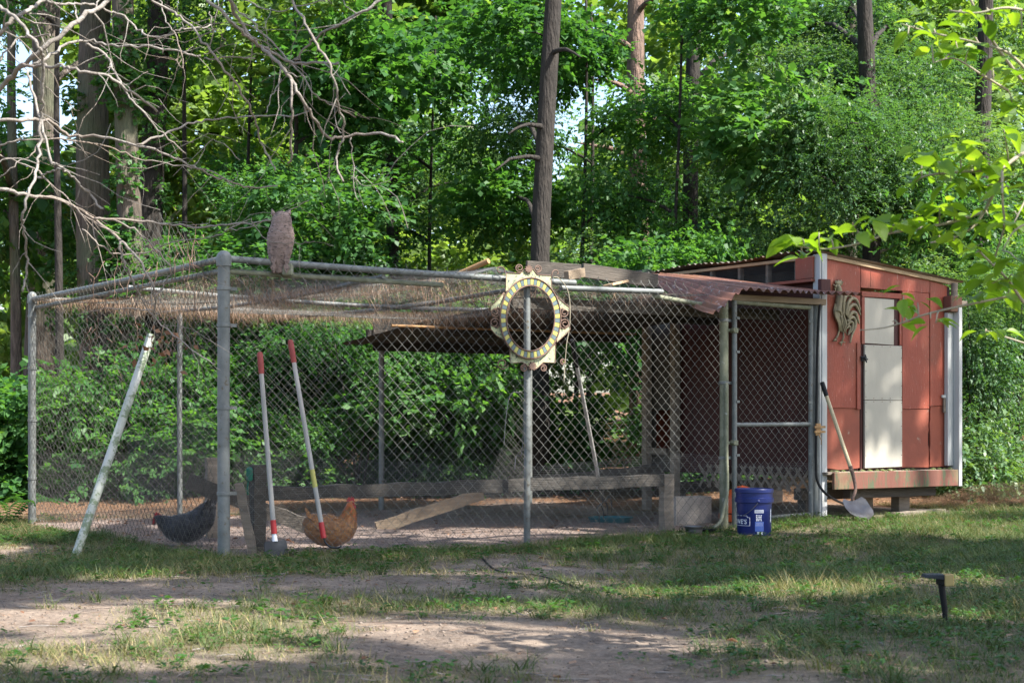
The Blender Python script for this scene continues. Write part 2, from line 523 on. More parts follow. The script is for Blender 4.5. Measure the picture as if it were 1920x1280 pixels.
def ground_mat():
    m, N, K, B = new_mat('yard_soil')
    tc = N.new('ShaderNodeTexCoord')
    def noise(scale, detail=7, rough=.65):
        n = N.new('ShaderNodeTexNoise'); n.inputs['Scale'].default_value = scale; n.inputs['Detail'].default_value = detail
        n.inputs['Roughness'].default_value = rough
        K.new(tc.outputs['Object'], n.inputs['Vector']); return n.outputs['Fac']
    def ramp(src, a, b, c1, c2):
        r = N.new('ShaderNodeValToRGB'); r.color_ramp.elements[0].position = a; r.color_ramp.elements[1].position = b
        r.color_ramp.elements[0].color = (*c1, 1); r.color_ramp.elements[1].color = (*c2, 1); K.new(src, r.inputs[0]); return r.outputs[0]
    def mix(f, a, b):
        x = N.new('ShaderNodeMixRGB'); K.new(f, x.inputs[0]); K.new(a, x.inputs[1]); K.new(b, x.inputs[2]); return x.outputs[0]
    def attr(n):
        a = N.new('ShaderNodeAttribute'); a.attribute_name = n; return a.outputs['Fac']
    sand = ramp(noise(2.6, 9, .72), .38, .64, (.12, .092, .074), (.38, .29, .215))
    speck = ramp(noise(38, 8, .85), .42, .60, (.065, .052, .043), (.40, .32, .255))
    half = N.new('ShaderNodeValue'); half.outputs[0].default_value = .42
    sand = mix(half.outputs[0], sand, speck)
    green = ramp(noise(14), .35, .65, (.055, .065, .022), (.13, .12, .055))
    c = mix(attr('green'), sand, green)
    pend = ramp(noise(9), .3, .7, (.20, .145, .125), (.40, .31, .275))
    pend = mix(half.outputs[0], pend, speck)
    c = mix(attr('pen'), c, pend)
    lit = ramp(noise(30, 8, .8), .38, .64, (.07, .04, .025), (.27, .15, .085))
    c = mix(attr('litter'), c, lit)
    K.new(c, B.inputs['Base Color'])
    B.inputs['Roughness'].default_value = .95; B.inputs['Specular IOR Level'].default_value = .15
    nb = noise(22, 8, .75)
    bp = N.new('ShaderNodeBump'); bp.inputs['Strength'].default_value = .9; bp.inputs['Distance'].default_value = .03
    K.new(nb, bp.inputs['Height']); K.new(bp.outputs[0], B.inputs['Normal'])
    return m


M['ground'] = ground_mat()

# ------------------------------------------------------------------ ground
def grass_density(x, y):
    x = np.asarray(x, float); y = np.asarray(y, float)
    u = (x - PC[0]) * U[0] + (y - PC[1]) * U[1]
    v = (x - PC[0]) * V[0] + (y - PC[1]) * V[1]
    n = .55 * vnoise(x, y, .9, 3) + .3 * vnoise(x, y, 2.3, 7) + .15 * vnoise(x, y, 6, 1)
    d = .52 + 2.2 * (n - .5) + .5 * (vnoise(x, y, 11, 5) - .5)
    d = d + .38 * sst(.1, 2.0, x) * sst(6.6, 8.4, y) + .10 * sst(.5, 1.6, x)
    vw = v + .9 * (vnoise(x, y, 1.1, 39) - .5)
    d = d + .14 * sst(-1.9, -.4, vw) * (1 - sst(-.35, -.02, v))          # band along the fence
    d = d + .20 * (1 - sst(-2.6, -1.6, x)) * sst(8.6, 9.6, y)
    yw = y + 1.5 * (vnoise(x, y, .75, 33) - .5) + .6 * (vnoise(x, y, 2.2, 35) - .5)
    xw = x + 1.2 * (vnoise(x, y, .9, 37) - .5)
    bare = sst(6.2, 6.9, yw) * (1 - sst(8.0, 9.4, yw)) * (1 - sst(-.4, .9, xw))
    d = d - .44 * bare + .22 * (1 - sst(5.8, 6.5, y))
    d = d - .25 * (1 - sst(5.6, 6.6, y)) * sst(-.3, .5, x) * (1 - sst(.9, 1.6, x))
    inside = (u > -.04) & (u < 5.34) & (v > -.03) & (v < 4.2)
    shed = (u >= 5.3) & (u < 7.2) & (v > -.25) & (v < 2.6)
    d = np.where(inside | shed, 0, d)
    d = d * (1 - sst(.9, 1.9, v) * sst(5, 6, u))
    d = d * (1 - sst(15.2, 16.5, y))
    d = d * (1 - .8 * sst(13.8, 15.0, y) * (1 - sst(-3.5, -2.5, x)))
    return np.clip(d, 0, 1)


def axis(dense0, dense1, step, lo, hi):
    a = list(np.arange(dense0, dense1 + 1e-6, step))
    s = step; x = dense1
    while x < hi:
        s *= 1.35; x += s; a.append(x)
    s = step; x = dense0
    while x > lo:
        s *= 1.35; x -= s; a.insert(0, x)
    return np.array(a)


gx = axis(-7, 8, .09, -320, 320)
gy = axis(4.5, 18, .09, -120, 420)
GX, GY = np.meshgrid(gx, gy)
GZ = gz(GX, GY)
gu = (GX - PC[0]) * U[0] + (GY - PC[1]) * U[1]
gv = (GX - PC[0]) * V[0] + (GY - PC[1]) * V[1]
pen_a = sst(-.10, .06, gu) * (1 - sst(5.4, 5.6, gu)) * sst(-.14, .04, gv) * (1 - sst(4.0, 4.4, gv))
gr_a = grass_density(GX, GY) * .8
lit_a = np.maximum(sst(14.6, 16.2, GY + .6 * (vnoise(GX, GY, 1.1, 4) - .5)), sst(6.5, 7.3, gu) * sst(.2, 1.0, gv))
lit_a = np.maximum(lit_a, .8 * sst(13, 14.2, GY) * (1 - sst(-4.2, -3.5, GX)))
lit_a = lit_a * (1 - pen_a)
nx_, ny_ = len(gx), len(gy)
idx = np.arange(nx_ * ny_).reshape(ny_, nx_)
fc = np.stack([idx[:-1, :-1].ravel(), idx[:-1, 1:].ravel(), idx[1:, 1:].ravel(), idx[1:, :-1].ravel()], 1)
ground = np_mesh('ground', np.stack([GX.ravel(), GY.ravel(), GZ.ravel()], 1), fc, M['ground'],
                 attrs={'pen': ('POINT', pen_a.ravel()), 'green': ('POINT', gr_a.ravel()), 'litter': ('POINT', lit_a.ravel())},
                 kind='structure', smooth=True)


# ------------------------------------------------------------------ grass, weeds, litter
def blades(pos, h, wd, az, lean, curl, rnd, segs=2):
    """grass blades: ribbons of segs quads tapering to a point (last quad narrow)"""
    n = len(pos)
    d = np.stack([np.cos(az), np.sin(az), np.zeros(n)], 1)
    s = np.stack([-np.sin(az), np.cos(az), np.zeros(n)], 1)
    rows = []
    for i in range(segs + 1):
        t = i / segs
        off = (lean * t + curl * t * t)[:, None]
        zz = h * t * (1 - .35 * np.clip(curl, 0, 2) * t)
        c = pos + d * off * h[:, None]
        c[:, 2] += zz
        ww = (wd * (1 - .85 * t) * .5)[:, None]
        rows.append(c - s * ww); rows.append(c + s * ww)
    Vv = np.stack(rows, 1)
    k = 2 * (segs + 1)
    base = (np.arange(n) * k)[:, None]
    fs = np.concatenate([np.stack([base[:, 0] + 2 * i, base[:, 0] + 2 * i + 1, base[:, 0] + 2 * i + 3, base[:, 0] + 2 * i + 2], 1)[:, None]
                         for i in range(segs)], 1).reshape(-1, 4)
    return Vv.reshape(-1, 3), fs, np.repeat(rnd, segs)


def scatter_view(n, y0, y1, margin=.35):
    """points on the ground inside the picture, a little beyond its edges"""
    y = np.sqrt(rng.random(n) * (y1 * y1 - y0 * y0) + y0 * y0)
    x = (rng.random(n) * 2 - 1) * (.316 * y + margin)
    return x, y


tx, ty = scatter_view(46000, 4.7, 15.6)
dn = grass_density(tx, ty)
keep = rng.random(len(tx)) < np.clip(dn * 1.0, .10, 1) * (grass_density(tx, ty) > 0)
tx, ty, dn = tx[keep], ty[keep], dn[keep]
nb = 7
bx = np.repeat(tx, nb) + rng.normal(0, .028, len(tx) * nb)
by = np.repeat(ty, nb) + rng.normal(0, .028, len(tx) * nb)
bd = np.repeat(dn, nb)
ok = grass_density(bx, by) > 0
bx, by, bd = bx[ok], by[ok], bd[ok]
n = len(bx)
tall = .5 + 1.1 * vnoise(bx, by, 1.9, 12)
hh = (.016 + .026 * rng.random(n) + .040 * rng.random(n) ** 4) * tall * (.75 + .5 * bd)
dry = np.clip(.27 + .68 * rng.random(n) ** 1.5 + .30 * (.5 - bd) + .5 * (vnoise(bx, by, 1.2, 21) - .5), 0, 1)
v_, f_, a_ = blades(np.stack([bx, by, gz(bx, by) - .003], 1), hh, .0022 + .0030 * rng.random(n), rng.random(n) * 6.283,
                    .2 + .7 * rng.random(n), .2 + .7 * rng.random(n), dry)
np_mesh('lawn_grass', v_, f_, M['grass'], attrs={'rnd': ('FACE', a_)}, kind='stuff')
bpy.data.objects['lawn_grass']['label'] = 'thin patchy lawn grass on sandy soil'

# taller coarse tufts
tx, ty = scatter_view(900, 5.0, 13.5)
keep = rng.random(len(tx)) < np.clip(grass_density(tx, ty) * .9 + .06, 0, 1) * (grass_density(tx, ty) > .02)
tx, ty = tx[keep], ty[keep]
nb = 22
bx = np.repeat(tx, nb) + rng.normal(0, .022, len(tx) * nb); by = np.repeat(ty, nb) + rng.normal(0, .022, len(tx) * nb)
ok = grass_density(bx, by) > 0
bx, by = bx[ok], by[ok]; n = len(bx)
tr_ = rng.random(len(tx)); tr_ = np.repeat(tr_, nb)[ok]
v_, f_, a_ = blades(np.stack([bx, by, gz(bx, by) - .003], 1), .045 + .06 * rng.random(n), .004 + .003 * rng.random(n), rng.random(n) * 6.283,
                    .3 + .7 * rng.random(n), .3 + .8 * rng.random(n), np.clip(.1 + .55 * tr_ + .15 * rng.random(n), 0, 1), 3)
o = np_mesh('grass_tufts', v_, f_, M['grass'], attrs={'rnd': ('FACE', a_)}, kind='stuff')
o['label'] = 'coarse upright grass tufts scattered over the lawn'


def quads_flat(pos, az, ln, wd, up, tip, fold, rnd):
    """leaf quads: base, left, tip, right; up: rise of the middle, tip: rise of the tip"""
    n = len(pos)
    d = np.stack([np.cos(az), np.sin(az), np.zeros(n)], 1); s = np.stack([-np.sin(az), np.cos(az), np.zeros(n)], 1)
    mid = pos + d * (ln * .5)[:, None]; mid[:, 2] += up
    tp = pos + d * ln[:, None]; tp[:, 2] += tip
    l_ = mid + s * (wd * .5)[:, None]; r_ = mid - s * (wd * .5)[:, None]
    l_[:, 2] += fold; r_[:, 2] += fold
    Vv = np.stack([pos, l_, tp, r_], 1).reshape(-1, 3)
    fs = np.arange(4 * n).reshape(n, 4)
    return Vv, fs, rnd


tx, ty = scatter_view(8500, 4.8, 14.8)
keep = rng.random(len(tx)) < np.clip(grass_density(tx, ty) * .8 + .05 + .4 * (vnoise(tx, ty, 1.5, 40) - .45), 0, 1) * (grass_density(tx, ty) > .01)
tx, ty = tx[keep], ty[keep]
nl = 9
lx = np.repeat(tx, nl); ly = np.repeat(ty, nl); n = len(lx)
sz = np.repeat(.45 + .75 * rng.random(len(tx)) ** 2, nl)
az = rng.random(n) * 6.283
ln = (.018 + .030 * rng.random(n)) * sz
ox = lx + np.cos(az) * .012; oy = ly + np.sin(az) * .012
hz_ = (.004 + .04 * rng.random(n)) * sz
v_, f_, a_ = quads_flat(np.stack([ox, oy, gz(ox, oy) + hz_], 1), az, ln, ln * (.45 + .25 * rng.random(n)), .006 * sz, -.002 + .012 * rng.random(n), .003, np.clip(np.repeat(rng.random(len(tx)), nl) * .8 + .2 * rng.random(n), 0, 1))
o = np_mesh('low_weeds', v_, f_, M['weed'], attrs={'rnd': ('FACE', a_)}, kind='stuff')
o['label'] = 'low broadleaf weeds growing among the grass'

# fallen needles, twigs and chaff
tx, ty = scatter_view(80000, 4.7, 19.5, .5)
u_ = (tx - PC[0]) * U[0] + (ty - PC[1]) * U[1]; vv_ = (tx - PC[0]) * V[0] + (ty - PC[1]) * V[1]
ok = ~((u_ > 5.3) & (u_ < 7.2) & (vv_ > -.1) & (vv_ < 2.5))
wgt = .40 + .6 * sst(14, 15.5, ty) + .7 * sst(6.4, 7.2, u_) * sst(-.1, .8, vv_)
ok &= rng.random(len(tx)) < wgt
tx, ty = tx[ok], ty[ok]; n = len(tx)
az = rng.random(n) * 6.283; ln = .03 + .10 * rng.random(n)
v_, f_, a_ = quads_flat(np.stack([tx, ty, gz(tx, ty) + .003 + .012 * rng.random(n)], 1), az, ln, .0028 + .003 * rng.random(n), .004 * rng.random(n), .012 * rng.random(n) - .003, 0, rng.random(n))
o = np_mesh('fallen_needles', v_, f_, M['straw'], attrs={'rnd': ('FACE', a_)}, kind='stuff')
o['label'] = 'fallen pine needles and chaff strewn on the ground'
tx, ty = scatter_view(15000, 4.7, 19.5, .5)
u_ = (tx - PC[0]) * U[0] + (ty - PC[1]) * U[1]; vv_ = (tx - PC[0]) * V[0] + (ty - PC[1]) * V[1]
ok = ~((u_ > 5.3) & (u_ < 7.2) & (vv_ > -.1) & (vv_ < 2.5))
wgt = .16 + .84 * sst(14, 15.5, ty) + .5 * (1 - sst(-2.4, -1.4, tx)) * sst(9, 11, ty)
ok &= rng.random(len(tx)) < wgt
tx, ty = tx[ok], ty[ok]; n = len(tx)
az = rng.random(n) * 6.283; ln = .012 + .05 * rng.random(n) ** 2.5
v_, f_, a_ = quads_flat(np.stack([tx, ty, gz(tx, ty) + .004 + .012 * rng.random(n)], 1), az, ln, ln * (.4 + .4 * rng.random(n)), .2 * ln * rng.random(n), .3 * ln * rng.random(n), .2 * ln * rng.random(n), rng.random(n))
o = np_mesh('dead_leaves', v_, f_, M['dead_leaf'], attrs={'rnd': ('FACE', a_)}, kind='stuff')
o['label'] = 'dry brown leaves lying on the ground'
# crumbs of soil and small twigs
n = 26000
tx, ty = scatter_view(n, 4.7, 13.5)
u_ = (tx - PC[0]) * U[0] + (ty - PC[1]) * U[1]; vv_ = (tx - PC[0]) * V[0] + (ty - PC[1]) * V[1]
ok = ~((u_ > 5.3) & (vv_ > -.1)); tx, ty = tx[ok], ty[ok]; n = len(tx)
sz = .002 + .008 * rng.random(n) ** 4
oct_ = np.array([(1, 0, 0), (0, 1, 0), (-1, 0, 0), (0, -1, 0), (0, 0, .7), (0, 0, -.7)])
cv = oct_[None] * (.6 + .8 * rng.random((n, 6, 1))) * sz[:, None, None] + np.stack([tx, ty, gz(tx, ty) + sz * .3], 1)[:, None]
of = np.array([(0, 1, 4), (1, 2, 4), (2, 3, 4), (3, 0, 4), (1, 0, 5), (2, 1, 5), (3, 2, 5), (0, 3, 5)])
o = np_mesh('soil_crumbs', cv.reshape(-1, 3), (of[None] + 6 * np.arange(n)[:, None, None]).reshape(-1, 3), M['crumb'], kind='stuff')
o['label'] = 'small crumbs of soil and grit on bare ground'
n = 700
tx, ty = scatter_view(n, 4.7, 13)
gd = grass_density(tx, ty); tx, ty = tx[gd > 0], ty[gd > 0]
tm = MB()
for x_, y_ in zip(tx, ty):
    a = random.random() * 6.28; l_ = random.uniform(.04, .16)
    p = [(x_ + math.cos(a) * l_ * (q - .5) + random.gauss(0, .004), y_ + math.sin(a) * l_ * (q - .5) + random.gauss(0, .004), gz1(x_, y_) + .004 + .008 * random.random()) for q in (0, .4, 1)]
    tm.tube(p, [.0028, .0024, .0012], 4)
o = tm.build('fallen_twigs', M['bare'], None, kind='stuff')
o['label'] = 'short dry twigs lying about the lawn'
# mound of pine straw beside the coop
n = 9000
hx = rng.normal(4.75, .55, n); hy = rng.normal(15.2, .40, n)
hu = (hx - PC[0]) * U[0] + (hy - PC[1]) * U[1]; hv = (hx - PC[0]) * V[0] + (hy - PC[1]) * V[1]
ok = ~((hu < 7.15) & (hv < 2.6) & (hv > -.3)); hx, hy = hx[ok], hy[ok]; n = len(hx)
hz2 = gz(hx, hy) + .24 * np.exp(-((hx - 4.7) / .7) ** 2 - ((hy - 15.3) / .5) ** 2) * rng.random(n) ** .5
az = rng.random(n) * 6.283; ln = .08 + .14 * rng.random(n)
v_, f_, a_ = quads_flat(np.stack([hx, hy, hz2], 1), az, ln, .003 + .002 * rng.random(n), .02 * rng.random(n), .03 * rng.random(n) - .02, 0, rng.random(n))
o = np_mesh('pine_straw_mound', v_, f_, M['straw'], attrs={'rnd': ('FACE', a_)}, kind='stuff')
o['label'] = 'heap of brown pine straw beside the coop'


# ------------------------------------------------------------------ foliage pads (shared between the trees)
def leaf_quads(base, d, nrm, ln, wd, rnd, droop=.12, fold=.18):
    s = np.cross(d, nrm); s /= np.linalg.norm(s, axis=1)[:, None] + 1e-9
    up = np.cross(s, d)
    mid = base + d * (ln * .45)[:, None]
    tp = base + d * ln[:, None] - up * (ln * droop)[:, None]
    l_ = mid + s * (wd * .5)[:, None] + up * (ln * fold * .4)[:, None]
    r_ = mid - s * (wd * .5)[:, None] + up * (ln * fold * .4)[:, None]
    n = len(base)
    return np.stack([base, l_, tp, r_], 1).reshape(-1, 3), np.arange(4 * n).reshape(n, 4), rnd


def nrmz(a):
    return a / (np.linalg.norm(a, axis=1)[:, None] + 1e-9)


def pad_leaves(r_, n_twig, per, leaf, R, flat, L0, shell=.45, wfac=.7):
    c = nrmz(r_.normal(size=(n_twig, 3)))
    rad = R * (shell + (1 - shell) * r_.random(n_twig)) * (.75 + .5 * vnoise(c[:, 0] * 2, c[:, 1] * 2 + c[:, 2], 1.3, float(r_.random() * 50)))
    c = c * rad[:, None]; c[:, 2] *= flat
    d = nrmz(c * np.array([1, 1, .25]) + r_.normal(0, .5, (n_twig, 3)) * R + np.array([0, 0, -.12 * R]))
    Lt = L0 * (.6 + .7 * r_.random(n_twig))
    t = np.tile(np.linspace(.1, 1, per), n_twig)
    ci = np.repeat(np.arange(n_twig), per)
    base = c[ci] + d[ci] * (Lt[ci] * t)[:, None]; base[:, 2] -= .10 * Lt[ci] * t * t
    side = np.tile(np.where(np.arange(per) % 2 == 0, 1., -1.), n_twig)
    perp = nrmz(np.cross(d[ci], np.array([0, 0, 1.]) + r_.normal(0, .15, (len(ci), 3))))
    ld = nrmz(d[ci] * .6 + perp * side[:, None] * (.9 * (1.15 - t))[:, None] + r_.normal(0, .22, (len(ci), 3)) + np.array([0, 0, -.12]))
    nm = nrmz(np.array([0, 0, 1.]) + r_.normal(0, .42, (len(ci), 3)))
    ln = leaf * (.55 + .7 * r_.random(len(ci)))
    rn = np.clip(np.repeat(r_.random(n_twig), per) * .6 + .4 * r_.random(len(ci)), 0, 1)
    return leaf_quads(base, ld, nm, ln, ln * wfac, rn)


def pad_mesh(name, seed, mat, **k):
    r_ = np.random.default_rng(seed)
    v_, f_, a_ = pad_leaves(r_, **k)
    o = np_mesh(name, v_, f_, mat, attrs={'rnd': ('FACE', a_)})
    me = o.data
    bpy.data.objects.remove(o)
    return me


PADS = {
    'a': [pad_mesh('broad_leaf_foliage', 100 + i, M['leaf_a'], n_twig=330, per=9, leaf=(.085, .105, .135)[i], R=1.15, flat=.62, L0=.42, wfac=(.9, .75, .85)[i]) for i in range(3)],
    'b': [pad_mesh('small_leaf_foliage', 200 + i, M['leaf_b'], n_twig=420, per=11, leaf=(.06, .075, .095)[i], R=1.0, flat=.75, L0=.36, wfac=(.6, .5, .7)[i]) for i in range(3)],
    'n': [pad_mesh('needle_foliage', 300 + i, M['needle'], n_twig=230, per=26, leaf=.22, R=1.1, flat=.7, L0=.25, wfac=.04) for i in range(2)],
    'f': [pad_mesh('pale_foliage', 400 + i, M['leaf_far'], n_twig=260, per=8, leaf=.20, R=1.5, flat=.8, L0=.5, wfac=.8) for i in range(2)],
    's': [pad_mesh('shrub_foliage', 500 + i, M['leaf_a'], n_twig=240, per=9, leaf=.085, R=.62, flat=.8, L0=.26, shell=.3, wfac=.7) for i in range(2)],
    'i': [pad_mesh('ivy_foliage', 600 + i, M['leaf_a'], n_twig=70, per=7, leaf=.11, R=.36, flat=1.5, L0=.16, shell=.6, wfac=.95) for i in range(2)],
}
padk = [0]


def pad(kind, parent, loc, s=1.0, flat=1.0):
    padk[0] += 1
    me = PADS[kind][padk[0] % len(PADS[kind])]
    return inst('foliage', me, parent, loc, random.random() * 6.28, (s * random.uniform(.7, 1.3), s * random.uniform(.75, 1.2), s * flat * random.uniform(.7, 1.35)), (random.uniform(-.15, .15), random.uniform(-.15, .15)))


class Tree:
    def __init__(s, name, label, px, Y, dia, H, bark='bark', lean=(0, 0), group=None, cat='tree', X=None):
        x = (px - 960) / F * Y if X is None else X
        s.x, s.y = x, Y
        s.root = thing(name, label, cat, (x, Y, gz1(x, Y)), group)
        s.H, s.dia = H, dia
        z0 = s.root.location.z
        s.pts = []
        ph = random.random() * 6
        nseg = 16
        for i in range(nseg + 1):
            t = i / nseg
            z = -.25 + t * H
            s.pts.append(Vector((x + lean[0] * z + .05 * math.sin(ph + z * .7), Y + lean[1] * z + .05 * math.cos(ph + z * .6), z0 + z)))
        rad = [dia / 2 * ((1.35 - 1.2 * min(1, i / 1.2) * .29) if i < 2 else (1 - .62 * (i / nseg))) for i in range(nseg + 1)]
        mb = MB().tube(s.pts, rad, 14)
        # bark ridges: push the ring vertices in and out
        o = mb.build('trunk', M[bark], s.root, smooth=True)
        for vt in o.data.vertices:
            k = .5 + .5 * math.sin(vt.index * 12.9898) * math.sin(vt.index * 4.1)
            c = Vector((vt.co.x, vt.co.y, 0)); vt.co += c.normalized() * (k - .5) * dia * .06 if c.length > 0 else Vector()
        s.bark = bark

    def at(s, z):
        z0 = s.root.location.z
        t = (z - z0 + .25) / s.H * (len(s.pts) - 1)
        i = int(min(max(t, 0), len(s.pts) - 2)); f = min(max(t - i, 0), 1)
        return s.pts[i].lerp(s.pts[i + 1], f)

    def limb(s, target, r=.03, rise=.35):
        t = Vector(target)
        hd = math.hypot(t.x - s.x, t.y - s.y)
        a = s.at(max(.6, t.z - hd * rise))
        pts = []
        for i in range(7):
            q = i / 6
            p = a.lerp(t, q); p.z += .10 * hd * math.sin(q * math.pi)
            p += Vector((random.gauss(0, .03), random.gauss(0, .03), random.gauss(0, .03))) * hd * min(q, 1) * .6
            pts.append(p)
        MB().tube(pts, [r * (1 - .75 * i / 6) for i in range(7)], 6).build('branch', M[s.bark], s.root, smooth=True)

    def pad(s, kind, loc, sc_=1.0, limb=True, flat=1.0):
        pad(kind, s.root, loc, sc_, flat)
        if limb:
            hd = math.hypot(loc[0] - s.x, loc[1] - s.y)
            if hd > .3: s.limb(loc, min(.06, .015 + .012 * hd))

    def done(s):
        pass


# (name, label, px, Y, dia, height, bark, lean)
TALL = [
    Tree('pine_tree', 'tall grey-barked pine with ivy behind the far left post', 76, 24, .50, 15, 'bark', (.006, 0), 'trees behind the run'),
    Tree('pine_tree', 'broad furrowed pine trunk in half sun left of the ivy-clad twins', 180, 20.5, .50, 15, 'bark', (0, .01), 'trees behind the run'),
    Tree('twin_trunk_tree', 'ivy-clad twin trunk, its nearer and paler half', 240, 19.4, .34, 14, 'bark', (-.004, .01), 'trees behind the run'),
    Tree('twin_trunk_tree', 'ivy-clad twin trunk, its darker half', 284, 19.9, .36, 14, 'bark_dark', (.006, .01), 'trees behind the run'),
    Tree('sweetgum_tree', 'slim dark trunk rising behind the hanging straw fringe', 730, 22, .20, 13, 'bark_dark', (-.002, 0), 'trees behind the run'),
    Tree('sweetgum_tree', 'straight dark trunk standing right behind the oval ornament', 1008, 18.2, .25, 14, 'bark_dark', (.028, 0), 'trees behind the run'),
    Tree('pine_tree', 'stout pine with scaly reddish bark and dead side limbs', 1196, 24, .33, 16, 'bark_pine', (.002, 0), 'trees behind the run'),
    Tree('oak_tree', 'leafy trunk behind the corrugated awning', 1300, 21.5, .24, 14, 'bark_dark', (.002, 0), 'trees behind the run'),
    Tree('oak_tree', 'sunlit trunk half hidden by pale leaves behind the coop', 1592, 21, .27, 14, 'bark', (0, 0), 'trees behind the run'),
    Tree('oak_tree', 'dark trunk directly behind the red coop roof', 1630, 18.8, .24, 13, 'bark_dark', (-.006, .01), 'trees behind the run'),
    Tree('sweetgum_tree', 'thin dark trunk beyond the ivy-clad twins', 655, 27, .17, 12, 'bark_dark', (.012, 0), 'trees behind the run'),
    Tree('oak_tree', 'shaded trunk in the thicket right of the coop', 1840, 20, .25, 13, 'bark_dark', (.004, 0), 'trees behind the run'),
    Tree('sweetgum_tree', 'slim leaning trunk at the bright gap beyond the far left post', 20, 21, .16, 10, 'bark', (.012, 0), 'trees behind the run'),
]


def gap(px, py):
    """places where the photograph shows sky or far sunlit woods"""
    g = 0
    for cx, cy, rx, ry in ((985, 60, 70, 110), (30, 180, 70, 200), (30, 560, 60, 140), (385, 300, 75, 70), (1110, 240, 95, 120), (420, 60, 50, 50), (890, 200, 70, 60), (600, 230, 45, 80), (40, 330, 90, 120), (120, 120, 60, 90), (1420, 60, 40, 50)):
        g = max(g, math.exp(-((px - cx) / rx) ** 2 - ((py - cy) / ry) ** 2))
    return g


def nearest(px, Y):
    return min(TALL, key=lambda t: abs((t.x / t.y - (px - 960) / F) * Y) + .35 * abs(t.y - Y))


rr = random.Random(77)
for layer, (ya, yb, sx, sy, kinds, prob) in enumerate([
        (18.0, 20.5, 165, 125, 'aab', .52),
        (21.5, 25.0, 150, 120, 'aabbf', .46),
        (27.0, 33.0, 135, 120, 'fff', .30)]):
    py = -120
    while py < 640:
        px = -80 + rr.random() * 60
        while px < 2010:
            qx = px + rr.uniform(-45, 45); qy = py + rr.uniform(-40, 40)
            Y = rr.uniform(ya, yb)
            g = gap(qx, qy)
            p = prob * (1 - (1.1 if layer < 2 else .75) * g)
            if layer == 0:
                if qx < 400: p *= .06
                if 330 < qx < 640 and qy < 260: p *= .55
                if qx > 1380 and qy < 160: p *= .15
                if 1040 < qx < 1190 and qy < 380: p *= .3
            if layer == 2 and qx > 1180: p *= 1.7
            if layer and qx < 430: p *= .85 if layer == 1 else 1.1
            for t_ in TALL[4:8]:
                if t_.y > Y and abs(t_.x / t_.y * F + 960 - qx) < 85 and qy < 420: p *= .3
            if rr.random() < p:
                loc = pix(qx, qy, Y)
                k = rr.choice(kinds)
                if qx > 1250 and layer < 2 and rr.random() < .75: k = 'b'
                if 1020 < qx < 1260 and layer > 0 and rr.random() < .4: k = 'n'
                t = nearest(qx, Y)
                hd = math.hypot(loc.x - t.x, loc.y - t.y)
                t.pad(k, loc, rr.uniform(.6, .95) * (1 + .12 * layer), limb=hd < 3.2)
            px += sx
        py += sy
# high crowns over the frame: they shade the wood below
for ti, t in enumerate(TALL):
    for i in range(1 if ti in (2, 4, 5, 10) else 0):
        a = rr.uniform(0, 6.28); r = rr.uniform(.4, 3.2)
        z = rr.uniform(8.6, 12.5)
        t.pad(rr.choice('aab'), (t.x + r * math.cos(a), t.y + r * math.sin(a) - 1.0, z), rr.uniform(1.1, 1.6), limb=True)
# ivy on the two left trunks and the pine
for ti, n_ in ((0, 6), (1, 5), (2, 17), (3, 14), (6, 5), (8, 3)):
    t = TALL[ti]
    for i in range(n_):
        z = rr.uniform(.6, 5.6)
        c = t.at(z)
        a = rr.uniform(math.pi * 1.05, math.pi * 1.95)
        r = t.dia * .42
        t.pad('i', (c.x + r * math.cos(a), c.y + r * math.sin(a), z), rr.uniform(.30, .62), limb=False)
# the sunlit oak leaves over the coop
for (x_, y_, Y_, s_) in ((1500, 60, 21.0, .7), (1590, 40, 20.6, .8), (1680, 70, 21.0, .7), (1480, 150, 20.4, .6), (1560, 150, 19.6, .65), (1655, 160, 19.4, .7), (1740, 170, 19.8, .7), (1510, 230, 18.2, .6), (1600, 225, 17.6, .7), (1690, 250, 18.4, .6), (1450, 300, 19.3, .6),
                        (1540, 330, 17.7, .65), (1640, 340, 18.2, .6), (1720, 350, 18.6, .6), (1380, 250, 19.4, .6), (1790, 260, 19.2, .6), (1830, 390, 18.8, .6)):
    TALL[9].pad('b', pix(x_, y_, Y_), s_, limb=True)
# dead side limbs of the right hand pine
for (a, b) in (((1196, 92), (1085, 60)), ((1196, 130), (1110, 150)), ((1196, 250), (1075, 275)), ((1196, 20), (1255, -10))):
    t = TALL[6]
    t.limb(pix(b[0], b[1], 23.2), .05, rise=.1)
for (b) in ((930, 315), (955, 250), (1090, 110)):
    TALL[5].limb(pix(b[0], b[1], 17.6), .035, rise=-.25)
for t in TALL: t.done()

